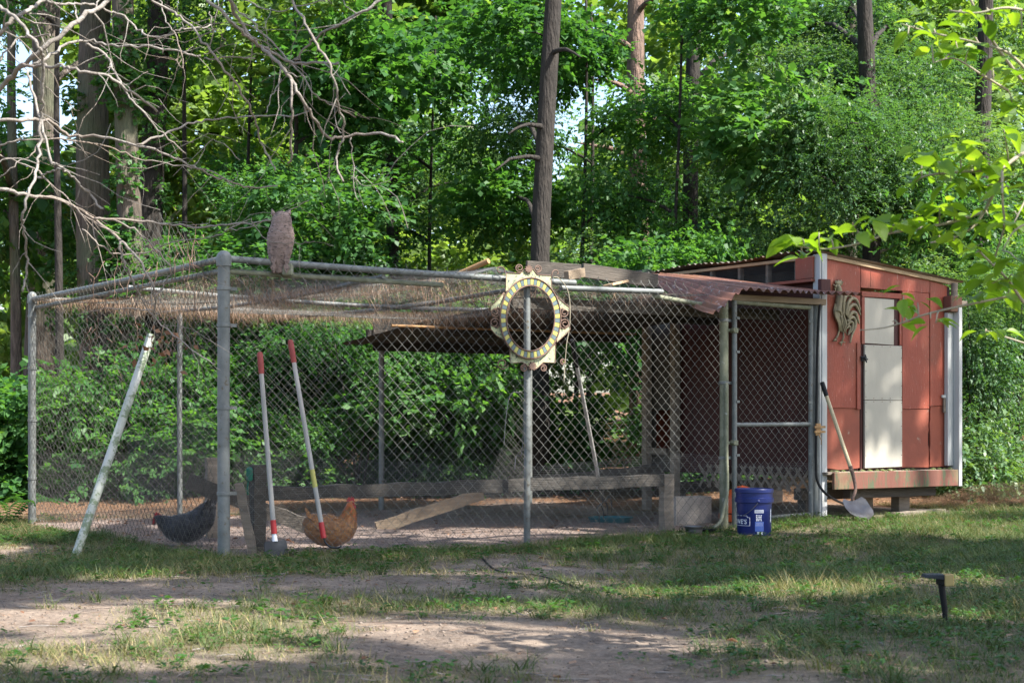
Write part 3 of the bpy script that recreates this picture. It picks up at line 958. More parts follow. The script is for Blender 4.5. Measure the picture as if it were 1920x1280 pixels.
# understory bushes behind the run
SHL = ['broad-leaved shrub behind the run, straight behind the corner post', 'broad-leaved shrub behind the run, seen past the hooked weeder grip', 'broad-leaved shrub behind the run, just left of the back line post',
       'broad-leaved shrub behind the run, just right of the back line post', 'broad-leaved shrub behind the run, under the dark roof sheet edge', 'low small-leaved shrub behind the run, under the oval ornament',
       'tall broad-leaved shrub behind the back corner beside the pop hole', 'tall broad-leaved shrub close behind the back wall of the coop', 'low small-leaved shrub behind the run beside the far left post',
       'low small-leaved shrub behind the side mesh, between far left post and pipe', 'low small-leaved shrub behind the top of the leaning white pipe', 'low small-leaved shrub between the white pipe and the corner post',
       'fine-leaved shrub in the thicket, right behind the white coop corner', 'fine-leaved shrub at the outer edge of the thicket beside the pine straw', 'fine-leaved shrub in the thicket, against the side wall of the coop',
       'taller broad-leaved shrub at the back of the thicket beside the coop', 'fine-leaved shrub rising behind the vents of the coop', 'knee-high shrub by the fern beyond the far left post',
       'large broad-leaved shrub deeper in the wood behind the back line post', 'large broad-leaved shrub deeper in the wood behind the owl', 'large broad-leaved shrub deeper in the wood left of the straight dark trunk',
       'large broad-leaved shrub at the foot of the ivy-clad twin trunks']
for i, (px, Y, h, n_, kk) in enumerate([(455, 18.6, 1.7, 4, 'a'), (560, 19.2, 2.0, 5, 'a'), (665, 18.0, 2.0, 5, 'a'), (770, 18.8, 1.9, 4, 'a'), (860, 18.2, 2.1, 5, 'a'),
                                        (950, 18.6, 1.2, 4, 's'), (1235, 17.4, 2.6, 6, 'a'), (1330, 18.0, 2.7, 6, 'a'),
                                        (140, 18.2, 1.1, 3, 's'), (240, 18.0, 1.2, 3, 's'), (340, 18.4, 1.3, 4, 's'), (410, 19.0, 1.5, 4, 's'),
                                        (1830, 17.0, 2.3, 6, 'b'), (1905, 17.8, 2.6, 6, 'b'), (1770, 18.2, 2.4, 6, 'b'), (1860, 19.5, 2.8, 6, 'a'), (1420, 18.6, 2.8, 6, 'b'),
                                        (20, 18.0, 1.0, 3, 's'), (700, 20.5, 3.0, 7, 'a'), (520, 21, 3.0, 7, 'a'), (890, 21.5, 2.4, 6, 'a'), (300, 22, 2.2, 5, 'a')]):
    x = (px - 960) / F * Y
    z0 = gz1(x, Y)
    root = thing('understory_shrub', SHL[i], 'shrub', (x, Y, z0), 'shrubs beside the coop' if px > 1700 else 'shrubs behind the run')
    st = MB()
    for j in range(n_):
        a = rr.uniform(0, 6.28); r = rr.uniform(.1, .75)
        z = z0 + h * (j + .6) / n_
        q = (x + r * math.cos(a), Y + r * math.sin(a) * .6, z)
        st.tube([(x + rr.uniform(-.08, .08), Y + rr.uniform(-.08, .08), z0 - .1), (x + .3 * (q[0] - x), Y + .3 * (q[1] - Y), z0 + .5 * (z - z0)), q], [.018, .013, .005], 5)
        pad(kk if kk != 's' else 's', root, q, rr.uniform(.40, .62) if kk != 's' else rr.uniform(.8, 1.2))
    st.build('stem', M['bark_dark'], root, smooth=True)
# thin saplings seen through the mesh
SPL = ['thin sapling stem left of the pop hole posts behind the run', 'thin sapling stem behind the garden fork handle', 'thin sapling stem behind the pop hole posts', 'thin sapling stem between the back line post and the oval ornament', 'thin sapling stem rising behind the owl',
       'stouter leaning sapling beside the far left post', 'thin sapling stem close behind the straight dark trunk', 'leaning sapling right of the ivy-clad twin trunks', 'thin distant sapling stem left of the owl']
for si, (px, Y, d_, ln) in enumerate(((1085, 20, .07, .01), (1112, 21.5, .08, -.01), (1262, 19, .06, .01), (812, 22, .07, 0), (545, 20, .09, .004), (100, 19, .12, .02), (1015, 21, .06, .01), (325, 21, .10, .03), (470, 24, .09, 0))):
    t = Tree('sapling', SPL[si], px, Y, d_, 6.5, 'bark_dark', (ln, 0), 'saplings behind the run')
    for j in range(3):
        a = rr.uniform(0, 6.28)
        t.pad('a', (t.x + .8 * math.cos(a), t.y + .8 * math.sin(a), (3.6 if px > 400 else 5.8) + j), .6)
    t.done()

# far woods: one mass of trees beyond
nfar = 46000
fx = rng.uniform(-30, 30, nfar); fy = rng.uniform(36, 58, nfar)
top = 5.0 + 7.5 * vnoise(fx, fy * .3, .22, 5) - 4 * np.exp(-((fx / fy - .01) / .02) ** 2) - 5.5 * np.exp(-((fx / fy + .30) / .05) ** 2)
fz = rng.random(nfar) ** .8 * top
clump = vnoise(fx, fz * 1.2, .55, 17)
ok = clump + .25 * rng.random(nfar) > .42
fx, fy, fz = fx[ok], fy[ok], fz[ok]; n = len(fx)
base = np.stack([fx, fy, fz + gz(fx, fy)], 1)
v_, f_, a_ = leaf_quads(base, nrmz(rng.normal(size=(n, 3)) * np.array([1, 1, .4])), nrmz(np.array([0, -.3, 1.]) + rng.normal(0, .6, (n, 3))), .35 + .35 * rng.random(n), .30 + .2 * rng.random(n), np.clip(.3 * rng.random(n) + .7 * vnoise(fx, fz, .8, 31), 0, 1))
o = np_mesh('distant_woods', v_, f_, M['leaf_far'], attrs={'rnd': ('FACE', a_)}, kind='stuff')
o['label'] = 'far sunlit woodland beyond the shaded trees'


# ------------------------------------------------------------------ unseen trees shading the lawn, crowns shaped to let sun patches through
def lit_mask(x, y):
    """high at spots kept free of crown leaves to lay sun patches"""
    s = 0 * x
    for cx, cy, rx, ry, k in ((-1.35, 7.35, 1.25, .6, 1.8), (-1.9, 6.2, 1.0, .45, 1.6), (-.35, 7.6, 1.0, .36, 1.2), (.35, 6.75, .9, .45, 1.2), (.55, 6.55, .35, .22, .7), (1.2, 8.4, .9, .3, 1.2), (2.3, 8.9, .6, .3, 1.0), (-2.2, 9.2, .5, .3, .8), (.3, 8.9, .45, .2, .8),
                              (3.3, 12.6, 1.6, .6, 1.7), (4.5, 14.2, 1.2, .5, 1.2), (2.35, 11.7, .5, .25, .7), (.55, 11.0, .55, .2, .8), (1.15, 5.9, .4, .2, .8), (2.0, 7.4, .35, .2, .8),
                              (-.85, 13.05, 1.5, .55, 2.0), (-.3, 12.2, .6, .25, 1.0), (-1.6, 11.7, .5, .3, .9), (1.0, 13.0, .5, .3, .8), (-2.3, 13.6, .9, .5, .9), (3.2, 13.9, .9, .5, 1.3), (1.6, 9.8, .5, .2, .6), (-.3, 9.3, .5, .2, .6)):
        s = np.maximum(s, k * np.exp(-((x - cx) / rx) ** 2 - ((y - cy) / ry) ** 2))
    return s


def shade_crown(t, n_, zr, seed, xr, yr):
    r_ = np.random.default_rng(seed)
    # choose ground spots, then go up the sun's ray to the height of the crown
    gx_ = r_.uniform(*xr, n_); gy_ = r_.uniform(*yr, n_)
    nn = vnoise(gx_, gy_, 2.1, seed)
    keep = lit_mask(gx_, gy_) + .35 * (nn - .5) < .42
    gx_, gy_ = gx_[keep], gy_[keep]
    z = r_.uniform(*zr, len(gx_))
    px_ = gx_ + SUN.x / SUN.z * z; py_ = gy_ + SUN.y / SUN.z * z
    base = np.stack([px_, py_, z], 1)
    m = len(base)
    v_, f_, a_ = leaf_quads(base, nrmz(r_.normal(size=(m, 3)) * np.array([1, 1, .4])), nrmz(np.array([.4, -.2, 1.]) + r_.normal(0, .4, (m, 3))),
                            .13 + .10 * r_.random(m), .10 + .08 * r_.random(m), r_.random(m))
    off = t.root.location
    o = np_mesh('foliage', v_ - np.array(off), f_, M['leaf_a'], parent=t.root, attrs={'rnd': ('FACE', a_)})
    for i in range(0, m, max(1, m // 26)):
        t.limb(base[i], .05, rise=.5)
    t.done()


SH = [((9.6, 2.2), (-3.2, 1.2), (4.4, 9.2)), ((12.4, 3.4), (1.2, 6.0), (4.4, 10.6)), ((9.4, 8.6), (-3.4, 1.6), (9.2, 14.6)), ((13.2, 9.0), (1.6, 6.5), (10.6, 15.5))]
for i, ((sx, sy), xr, yr) in enumerate(SH):
    t = Tree('shade_tree', 'tall unseen tree right of the lawn, crown shaped to cast dappled shade', 0, sy, .42, 15, 'bark', (0, 0), 'unseen trees shading the lawn', X=sx)
    shade_crown(t, 7500 if i != 3 else 5000, (8.2, 12.5), 900 + i, xr, yr)

# ------------------------------------------------------------------ the wire run
def chain_link(name, s0, s1, z0, z1, P, parent, wobble=.004, top=None, seed=1, w=.083, r=.0017):
    """zigzag wires between s0..s1, z0..z1; P(s, z, out) gives the world point; top(s) caps the height"""
    r_ = random.Random(seed)
    hw = w / 2
    ni = int((s1 - s0) / hw); nj = int((z1 - z0) / hw)
    vs = []; fs = []
    ph = r_.random() * 6
    for i in range(ni):
        ring0 = None
        smid = s0 + (i + .5) * hw
        zt = top(smid) if top else z1
        pts = []
        for j in range(nj + 1):
            z = z0 + j * hw
            if z > zt: break
            k = i + ((i + j) % 2)
            s = s0 + k * hw
            s += wobble * (math.sin(z * 5 + ph + s) + .7 * math.sin(s * 3.1 + z * 2.3 + ph))
            z2 = z + wobble * .8 * math.sin(s * 4.3 + ph) + wobble * math.sin(s * 1.3 + z)
            out = (.0028 if (i + j) % 2 == 0 else -.0028) + wobble * 2.2 * math.sin(s * 1.7 + z * 1.1 + ph)
            pts.append(P(s, z2, out))
        if len(pts) < 2: continue
        if (i % 2) == 0 or top is not None or True:
            k2 = pts[-1]; pts.append(k2 + Vector((r_.uniform(-.012, .012), r_.uniform(-.01, .01), r_.uniform(.012, .028))))
        for p in pts:
            for a in (0, 2.0944, 4.18879):
                vs.append((p.x + r * math.cos(a), p.y + r * math.sin(a) * .8, p.z + r * .5 * math.sin(a)))
        m = len(pts)
        b0 = len(vs) - 3 * m
        for j in range(m - 1):
            for a in range(3):
                a2 = (a + 1) % 3
                fs.append((b0 + 3 * j + a, b0 + 3 * j + a2, b0 + 3 * j + 3 + a2, b0 + 3 * j + 3 + a))
    off = parent_origin(parent)
    vs = np.array(vs) - np.array(off)
    return np_mesh(name, vs, np.array(fs), M['wire'], parent=parent, kind='stuff')


def square_mesh(name, s0, s1, z0, z1, P, parent, step=.0135, r=.00045, mat='cloth_wire', bulge=.006, tear=None):
    mb_v = []; mb_f = []
    def wire(pts):
        b = len(mb_v)
        for p in pts:
            for a in (0, 2.0944, 4.18879):
                mb_v.append((p.x + r * math.cos(a), p.y + r * math.sin(a), p.z + r * math.sin(a)))
        for j in range(len(pts) - 1):
            for a in range(3):
                a2 = (a + 1) % 3
                mb_f.append((b + 3 * j + a, b + 3 * j + a2, b + 3 * j + 3 + a2, b + 3 * j + 3 + a))
    def out(s, z): return bulge * (math.sin(s * 2.7) + .6 * math.sin(z * 9 + s))
    nz = 6
    s = s0
    while s <= s1:
        zt = tear(s) if tear else z1
        if zt > z0 + .02:
            wire([P(s + .004 * math.sin(z0 + (zt - z0) * q / nz * 7 + s), z0 + (zt - z0) * q / nz, out(s, z0 + (zt - z0) * q / nz)) for q in range(nz + 1)])
        s += step
    z = z0
    ns = max(4, int((s1 - s0) / .15))
    while z <= z1:
        run = []
        for q in range(ns + 1):
            s = s0 + (s1 - s0) * q / ns
            if tear and tear(s) < z:
                if len(run) > 1: wire(run)
                run = []
            else:
                run.append(P(s, z + .004 * math.sin(s * 3 + z), out(s, z)))
        if len(run) > 1: wire(run)
        z += step
    off = parent_origin(parent)
    return np_mesh(name, np.array(mb_v) - np.array(off), np.array(mb_f), M[mat], parent=parent, kind='stuff')


run_ = thing('chicken_run', 'long chain-link chicken run of grey pipe posts joined to the red coop', 'chicken run', L(0, 0, 0))
DEP = 4.1
UG0, UG1 = u_at(1357), u_at(1517)


def post(u, v, h, r, mat='galv', cap=True, zb=-.15, bands=(), parent=None, name='post', lab=None):
    g = 0
    p = L(u, v, 0)
    mb = MB().tube([L(u, v, zb), L(u, v, h * .5) + Vector((random.uniform(-.004, .004), 0, 0)), L(u, v, h)], r, 16)
    o = mb.build(name, M[mat], parent or run_, smooth=50)
    if cap:
        c = MB().lathe([(r * 1.22, -.06), (r * 1.22, 0.0), (r * 1.15, .012), (r * .9, .028), (r * .5, .040), (.001, .044)], L(u, v, h), 18)
        c.build('post_cap', M['galv'], o, smooth=40)
    for z in bands:
        b = MB().lathe([(r * 1.02, -.012), (r * 1.16, -.010), (r * 1.16, .010), (r * 1.02, .012)], L(u, v, z), 18)
        d = Vector((U[0], U[1], 0)) if v == 0 else Vector((V[0], V[1], 0))
        b.board(L(u, v, z) + d * r, L(u, v, z) + d * (r + .05), .022, .006)
        if u == 0 and v == 0:
            d2 = Vector((V[0], V[1], 0))
            b.board(L(u, v, z) + d2 * r, L(u, v, z) + d2 * (r + .05), .022, .006)
        b.build('tension_band', M['galv'], o, smooth=40)
    return o


corner = post(0, 0, 1.965, .041, bands=(1.52, .98, .42, 1.76))
post(0, DEP, 1.97, .034, bands=(1.8, 1.35, .9, .4))
um = u_at(988)
post(um, .0, 1.90, .025, mat='galv', cap=False)
post(UG0, 0, 1.93, .036, mat='galv_lichen', cap=False, bands=(1.7, 1.2, .6))
post(UG1 + .085, .015, 1.88, .042, mat='galv', cap=True)
post(u_at(715, DEP), DEP, 1.93, .028, cap=False)
post(5.2, DEP, 1.93, .028, cap=False)
post(1.35, DEP, 1.95, .024, cap=False)


def rail(a, b, r, mat='galv', name='top_rail', n=3, sag=0):
    a = Vector(a); b = Vector(b)
    pts = [a.lerp(b, i / n) - Vector((0, 0, sag * math.sin(math.pi * i / n))) for i in range(n + 1)]
    return MB().tube(pts, r, 12).build(name, M[mat], run_, smooth=50)


rail(L(.03, 0, 1.955), L(u_at(1078), 0, 1.93), .023, n=6, sag=.008)
rail(L(.03, .03, 1.875), L(1.7, .05, 1.865), .018, 'galv_lichen')
rail(L(u_at(1050), -.01, 1.885), L(u_at(1240), -.01, 1.90), .021)
rail(L(u_at(1228), .02, 1.865), L(UG0, .02, 1.80), .019, 'galv_lichen')
rail(L(0, .03, 1.955), L(0, DEP, 1.945), .023, n=6, sag=.006)
rail(L(.03, .03, 1.885), L(.03, DEP, 1.875), .018)
rail(L(0, DEP, 1.955), L(5.3, DEP, 1.93), .021, n=6, sag=.02)
rail(L(.05, 1.9, 1.90), L(4.2, 1.9, 1.88), .018, name='roof_pipe', n=6, sag=.05)
rail(L(2.4, .02, 1.88), L(2.4, DEP, 1.88), .018, name='roof_pipe', sag=.04)
rail(L(1.2, .02, 1.90), L(1.2, DEP, 1.88), .016, name='roof_pipe', sag=.05)
# tension bars beside the corner post
for (u, v) in ((.085, -.012), (-.0, .10), (UG0 - .06, -.012)):
    MB().board(L(u, v, .03), L(u, v, 2.02 if u < .1 else 1.9), .005, .018).build('tension_bar', M['galv'], run_)

chain_link('chain_link', .075, UG0 - .05, .015, 1.97, lambda s, z, o: L(s, -.026 + o, z), run_, wobble=.004, seed=3)


def ltop(s):
    b = 1.97
    return b + .36 * math.exp(-((s - 1.15) / .75) ** 2) * (1 if s > .35 else .3)


chain_link('chain_link', .06, DEP - .03, .02, 2.5, lambda s, z, o: L(-.028 + o - .10 * max(0, z - 1.95), s, z + .03 * math.sin(s * 2)), run_, wobble=.011, top=ltop, seed=5)
chain_link('chain_link', .05, 5.25, .03, 1.95, lambda s, z, o: L(s, DEP + .03 + o, z), run_, wobble=.006, seed=8)
square_mesh('hardware_cloth', .05, UG0 - .04, .0, .66, lambda s, z, o: L(s, -.036 + o, z), run_, tear=lambda s: .60 + .04 * math.sin(s * 2.1) + (.30 * (1 - float(sst(.1, .55, s)))))
square_mesh('hardware_cloth', .04, 1.65, .0, .95, lambda s, z, o: L(-.040 + o * 2, s, z), run_, tear=lambda s: .95 - .12 * s + .05 * math.sin(s * 5))
square_mesh('hardware_cloth', .05, 5.2, .0, .62, lambda s, z, o: L(s, DEP + .02 + o, z), run_)

# netting that roofs the run
def roof_z(u, v):
    return 1.92 - .085 * math.sin(min(max(v / DEP, 0), 1) * math.pi) * (1 + .35 * math.sin(u * 2.6)) - .03 * math.sin(u * 2.1 + v)


nv = []; nf = []
def nwire(pts, r=.0010):
    b = len(nv)
    for p in pts:
        for a in (0, 2.0944, 4.18879):
            nv.append((p.x + r * math.cos(a), p.y + r * math.sin(a), p.z + r * math.sin(a)))
    for j in range(len(pts) - 1):
        for a in range(3):
            a2 = (a + 1) % 3
            nf.append((b + 3 * j + a, b + 3 * j + a2, b + 3 * j + 3 + a2, b + 3 * j + 3 + a))
for i in range(118):
    u = .02 + i * .036
    nwire([L(u, DEP * q / 16, roof_z(u, DEP * q / 16)) for q in range(17)])
for i in range(112):
    v = .02 + i * .036
    nwire([L(4.25 * q / 16, v, roof_z(4.25 * q / 16, v)) for q in range(17)])
np_mesh('roof_netting', np.array(nv) - np.array(run_.location), np.array(nf), M['wire'], parent=run_, kind='stuff')

# pine straw caught on the netting
n = 21000
su = rng.random(n) * 4.3; sv = .10 + rng.random(n) * 4.0
den = .25 + .9 * vnoise(su, sv, 1.1, 50) + .4 * sst(1.2, 3.2, su)
ok = rng.random(n) < den; su, sv = su[ok], sv[ok]; n = len(su)
pos = np.array([L(a, b, roof_z(a, b) + .004 + .02 * random.random()) for a, b in zip(su, sv)])
az = rng.random(n) * 6.283; ln = .07 + .13 * rng.random(n)
v1, f1, a1 = quads_flat(pos, az, ln, .0028 + .002 * rng.random(n), .004 * rng.random(n), .02 * rng.random(n) - .012, 0, rng.random(n))
# needles poking through and hanging down
m = 15000
hu = rng.random(m) * 4.4
row = rng.choice([0, 1, 2, 3], m, p=[.32, .28, .10, .30])
hv = np.where(row == 0, rng.normal(DEP - .25, .22, m), np.where(row == 1, rng.normal(1.9, .35, m), np.where(row == 2, rng.random(m) * 4, rng.normal(.75, .35, m))))
hv = np.clip(hv, .15, DEP)
ok = rng.random(m) < -.15 + 1.5 * vnoise(hu, hv, 2.6, 60); hu, hv = hu[ok], hv[ok]; m = len(hu)
pos = np.array([L(a, b, roof_z(a, b) + .01) for a, b in zip(hu, hv)])
v2, f2, a2 = blades(pos, -(.03 + .17 * rng.random(m) * vnoise(hu, hv, 5.5, 70) + .05 * rng.random(m)), .0026 + .0014 * rng.random(m), rng.random(m) * 6.28, .9 * rng.random(m), .5 * rng.random(m), rng.random(m), 2)
vv = np.concatenate([v1, v2]); ff = np.concatenate([f1, f2 + len(v1)])
o = np_mesh('straw_on_netting', vv, ff, M['straw'], attrs={'rnd': ('FACE', np.concatenate([a1, a2]))}, kind='stuff')
o['label'] = 'brown pine straw caught on and hanging through the roof netting'

# gate
gate = MB()
ga, gb = u_at(1374), UG1
gate_o = None
mb = MB()
mb.tube([L(ga, -.02, .03), L(ga, -.02, 1.865)], .021, 12)
mb.tube([L(gb, -.02, .08), L(gb, -.02, 1.85)], .021, 12)
gate_o = mb.build('gate', M['galv'], run_, smooth=50)
for z0, z1, r, m_ in ((1.850, 1.835, .019, 'galv_lichen'), (.865, .868, .018, 'galv'), (.10, .12, .018, 'galv')):
    MB().tube([L(ga, -.02, z0), L(gb, -.02, z1)], r, 12).build('gate_rail', M[m_], gate_o, smooth=50)
for uu in (ga + .045, gb - .03):
    t = MB().board(L(uu, -.028, .06), L(uu, -.028, 1.84), .005, .016)
    for z in (.3, .62, 1.05, 1.45, 1.72):
        a = ga if uu < (ga + gb) / 2 else gb
        t.board(L(a, -.045, z), L(uu, -.03, z), .02, .006)
    t.build('tension_bar', M['galv'], gate_o)
chain_link('chain_link', ga + .04, gb - .03, .07, 1.83, lambda s, z, o: L(s, -.028 + o, z), gate_o, wobble=.003, seed=9, w=.078)
square_mesh('hardware_cloth', ga + .0, gb + .02, .02, .55, lambda s, z, o: L(s, -.045 + o, z), gate_o)
h = MB()
for z in (.72, 1.62):
    h.lathe([(.028, -.02), (.032, -.018), (.032, .018), (.028, .02)], L(ga, -.02, z), 14)
    h.board(L(UG0, -.02, z), L(ga, -.02, z), .024, .012)
    h.tube([L(ga - .045, -.075, z), L(ga - .045, -.02, z)], .012, 8)
h.build('hinge', M['galv_lichen'], gate_o, smooth=40)
la = MB()
la.board(L(gb + .03, -.075, .875), L(gb + .03, -.075, .775), .05, .012, up=(U[0], U[1], 0))
la.board(L(gb - .02, -.085, .845), L(gb + .10, -.085, .845), .018, .012)
la.board(L(gb - .02, -.085, .805), L(gb + .10, -.085, .805), .018, .012)
la.tube([L(gb + .02, -.09, .79), L(gb + .03, -.11, .74), L(gb + .05, -.09, .70)], .004, 6)
la.build('latch', M['bamboo'], gate_o)

# solid sheets over the right half of the run
def rsheet(u0, u1, v0, v1, z00, z01, name, mat):
    mb = MB()
    nu, nvv = 18, 6
    vs = []
    for sgn in (0, -.006):
        for i in range(nu + 1):
            for j in range(nvv + 1):
                u = u0 + (u1 - u0) * i / nu; v = v0 + (v1 - v0) * j / nvv
                z = z00 + (z01 - z00) * j / nvv + .012 * math.sin(u * 40) + .012 * math.sin(u * 3 + v * 2)
                vs.append(L(u, v, z + sgn))
    k = (nu + 1) * (nvv + 1)
    fs = []
    for i in range(nu):
        for j in range(nvv):
            a = i * (nvv + 1) + j
            q = (a, a + 1, a + nvv + 2, a + nvv + 1)
            fs.append(q); fs.append(tuple(reversed([x + k for x in q])))
    mb.add(vs, fs)
    return mb.build(name, M[mat], run_, smooth=True)


rsheet(3.05, 4.15, 1.2, DEP + .1, 1.86, 1.66, 'roof_sheet', 'dark_tin')
rsheet(4.10, 5.28, .9, DEP + .1, 1.88, 1.66, 'roof_sheet', 'dark_tin')
for vv2, z, m_ in ((.45, 1.80, 'wood_grey_h'), (1.25, 1.80, 'wood_dark_h'), (2.6, 1.70, 'wood_dark_h'), (DEP - .05, 1.74, 'wood_dark_h')):
    MB().lbox(3.25 if vv2 > 1 else 2.55, 5.3, vv2 - .02, vv2 + .02, z - .045, z + .045).build('rafter', M[m_], run_, bevel=.003)
MB().lbox(3.3, 5.3, DEP - .09, DEP - .075, 1.58, 1.93).build('back_board', M['wood_dark_h'], run_, bevel=.003)
rail(L(2.6, 2.4, 1.72), L(5.2, 2.3, 1.72), .012, 'bamboo', 'roof_pole')
square_mesh('hardware_cloth', 4.45, 5.3, 1.15, 1.72, lambda s, z, o: L(s, 2.9 + o, z), run_, step=.018)

# loose boards and a pipe on top of the roof
def loose(name, label, cat, a, b, wid, thk, mat, up=(0, 0, 1)):
    o = MB().board(a, b, wid, thk, up).build(name, M[mat], None, bevel=.003)
    return tag(o, label, cat)


loose('weathered_board', 'long weathered board lying on the roof netting above the oval ornament', 'board', pen(987, 503, .35), pen(1088, 510, .25), .115, .035, 'wood_grey_h')
loose('board_end', 'short tan board end resting above the joint of the front rails', 'board', pen(1062, 517, .02), pen(1093, 511, .10), .07, .045, 'wood_tan_h')
loose('weathered_board', 'grey mesh-covered board running from the oval ornament to the awning', 'board', pen(1092, 507, .30), pen(1232, 527, .30), .11, .03, 'wood_grey_h')
loose('scrap_board', 'small pale scrap board lying flat under the mesh-covered board', 'board', pen(1140, 535, .12), pen(1175, 527, .35), .08, .02, 'wood_tan', up=(1, 0, .2))
o = MB().tube([pen(860, 514, .5), pen(916, 489, .25)], .021, 12).build('loose_pipe', M['bamboo'], None, smooth=50)
tag(o, 'rusty open-ended pipe poking up from the roof netting', 'pipe')
o = MB().tube([pen(560, 556, 2.6), pen(700, 551, 2.2), pen(830, 530, 1.0)], .016, 10).build('rusty_pole', M['bamboo'], None, smooth=50)
tag(o, 'orange rusty pole lying in the straw on the netting', 'pole')
# crumpled netting lying on the roof
for nm, lab, x0, x1, v0, v1, zz in (('loose_netting', 'crumpled grey wire netting heaped left of the weathered roof board', 868, 995, .15, .75, 2.02),
                                    ('loose_netting', 'humped grey wire netting draped right of the weathered roof board', 1060, 1175, .35, 1.0, 2.08),
                                    ('loose_netting', 'flap of fine netting lying on the awning below the coop vents', 1190, 1250, .75, 1.15, 2.12)):
    ua, ub = u_at(x0, v0), u_at(x1, v0)
    def PP(s, z, o2, ua=ua, ub=ub, v0=v0, v1=v1, zz=zz):
        q = (s - ua) / (ub - ua); t = z
        hump = math.sin(math.pi * min(max(q, 0), 1)) ** .7
        return L(s, v0 + (v1 - v0) * t, 1.93 + (zz - 1.93) * hump * (1 + .15 * math.sin(s * 14)) + .03 * t + .012 * math.sin(s * 23 + t * 5))
    mvs = []
    root = thing(nm, lab, 'netting', L((ua + ub) / 2, v0, 1.93), 'loose netting on the roof')
    square_mesh('mesh', ua, ub, 0.0, 1.0, PP, root, step=.018, r=.0008, bulge=0)

# ------------------------------------------------------------------ the coop
S0, S1 = 5.375, 6.985
SD = 2.4
coop = thing('chicken_coop', 'weathered red wooden chicken coop raised on skids with an ivory door', 'coop', L(S0, 0, gz1(*L(S0, 0, 0)[:2])))
ZF, ZL, ZR = .47, 2.285, 2.125


def zroof(u): return ZL + (ZR - ZL) * (u - S0) / (S1 - S0)


def wpoly(pts, v, d, name, mat, parent=coop, bevel=.002, label=None):
    """panel standing in the plane of the door wall: (u,z) outline, front face at v, thickness d backwards"""
    mb = MB().prism([L(u, v, z) for u, z in pts], Vector((V[0], V[1], 0)), d)
    return mb.build(name, M[mat], parent, bevel=bevel, label=label)


D0, D1 = u_at(1612), u_at(1690)
SE = u_at(1742)
zs = 1.005
# back structure: dark inner sheathing
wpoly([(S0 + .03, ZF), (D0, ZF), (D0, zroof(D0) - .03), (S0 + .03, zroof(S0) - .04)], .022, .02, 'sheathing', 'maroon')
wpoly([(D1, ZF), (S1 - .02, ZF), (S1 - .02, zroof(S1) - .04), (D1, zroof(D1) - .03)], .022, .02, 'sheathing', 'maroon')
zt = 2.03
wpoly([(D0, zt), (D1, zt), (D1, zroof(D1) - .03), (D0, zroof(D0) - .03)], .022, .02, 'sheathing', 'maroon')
# cladding panels, each one proud of the next
wpoly([(S0 + .035, zs), (D0 - .004, zs - .003), (D0 - .004, zroof(D0) - .025), (S0 + .035, zroof(S0) - .03)], -.012, .032, 'wall_panel', 'red')
wpoly([(D0 + .003, zt), (SE - .002, zt - .01), (SE - .002, zroof(SE) - .025), (D0 + .003, zroof(D0) - .027)], -.010, .030, 'wall_panel', 'red')
wpoly([(D1 + .004, zs - .008), (SE - .006, zs), (SE - .006, zt - .014), (D1 + .004, zt - .006)], -.009, .029, 'wall_panel', 'red')
wpoly([(SE + .008, zs + .02), (S1 - .085, zs + .03), (S1 - .085, zroof(S1) - .03), (SE + .008, zroof(SE) - .028)], -.006, .026, 'wall_panel', 'red')
rg = random.Random(4)
def ragged(x, z0, z1, n, amp, s):
    return [(x + s * (.004 + amp * rg.random()), z0 + (z1 - z0) * i / n) for i in range(n + 1)]
wpoly([(S0 + .035, .50), (S0 + .2, .482), (D0 - .05, .490), (D0 - .004, .495), (D0 - .004, zs - .004), (S0 + .035, zs - .001)], -.004, .024, 'lower_panel', 'red_low')
wpoly([(D1 + .004, .492), (SE - .07, .488)] + ragged(SE, .485, zs - .004, 14, .014, -1) + [(D1 + .004, zs - .010)], -.003, .023, 'lower_panel', 'red_low')
wpoly([(S1 - .09, .49), (S1 - .09, zs + .026)] + ragged(SE + .004, zs + .018, .49, 14, .014, 1), .002, .018, 'lower_panel', 'red_low')
# batten beside the door and grooves on the panels
wpoly([(D0 - .055, zs - .01), (D0 - .012, zs - .01), (D0 - .012, 1.56), (D0 - .055, 1.56)], -.024, .012, 'batten', 'red')
for uu in ():
    wpoly([(uu - .0013, zs + .01), (uu + .0013, zs + .01), (uu + .0013, zroof(uu) - .06), (uu - .0013, zroof(uu) - .06)], -.0135, .0030, 'groove', 'maroon', bevel=0)
for uu in (D0 + .12,):
    wpoly([(uu - .0012, zt + .012), (uu + .0012, zt + .012), (uu + .0012, zroof(uu) - .05), (uu - .0012, zroof(uu) - .05)], -.0115, .0030, 'groove', 'maroon', bevel=0)
nh = MB()
for uu in (S0 + .06, S0 + .235, D0 - .03, D0 + .09, D0 + .42, SE - .02, SE + .03, S1 - .10):
    for z in [zs + .03 + .2 * q for q in range(6)]:
        if D0 < uu < D1 and z < zt: continue
        if z < zroof(uu) - .06: nh.lathe([(.0045, 0), (.0035, .0018)], L(uu, -.0135 if uu < SE else -.0075, z), 6, axis=(-V[0], -V[1], 0))
nh.build('nail_heads', M['rust'], coop, kind='stuff')
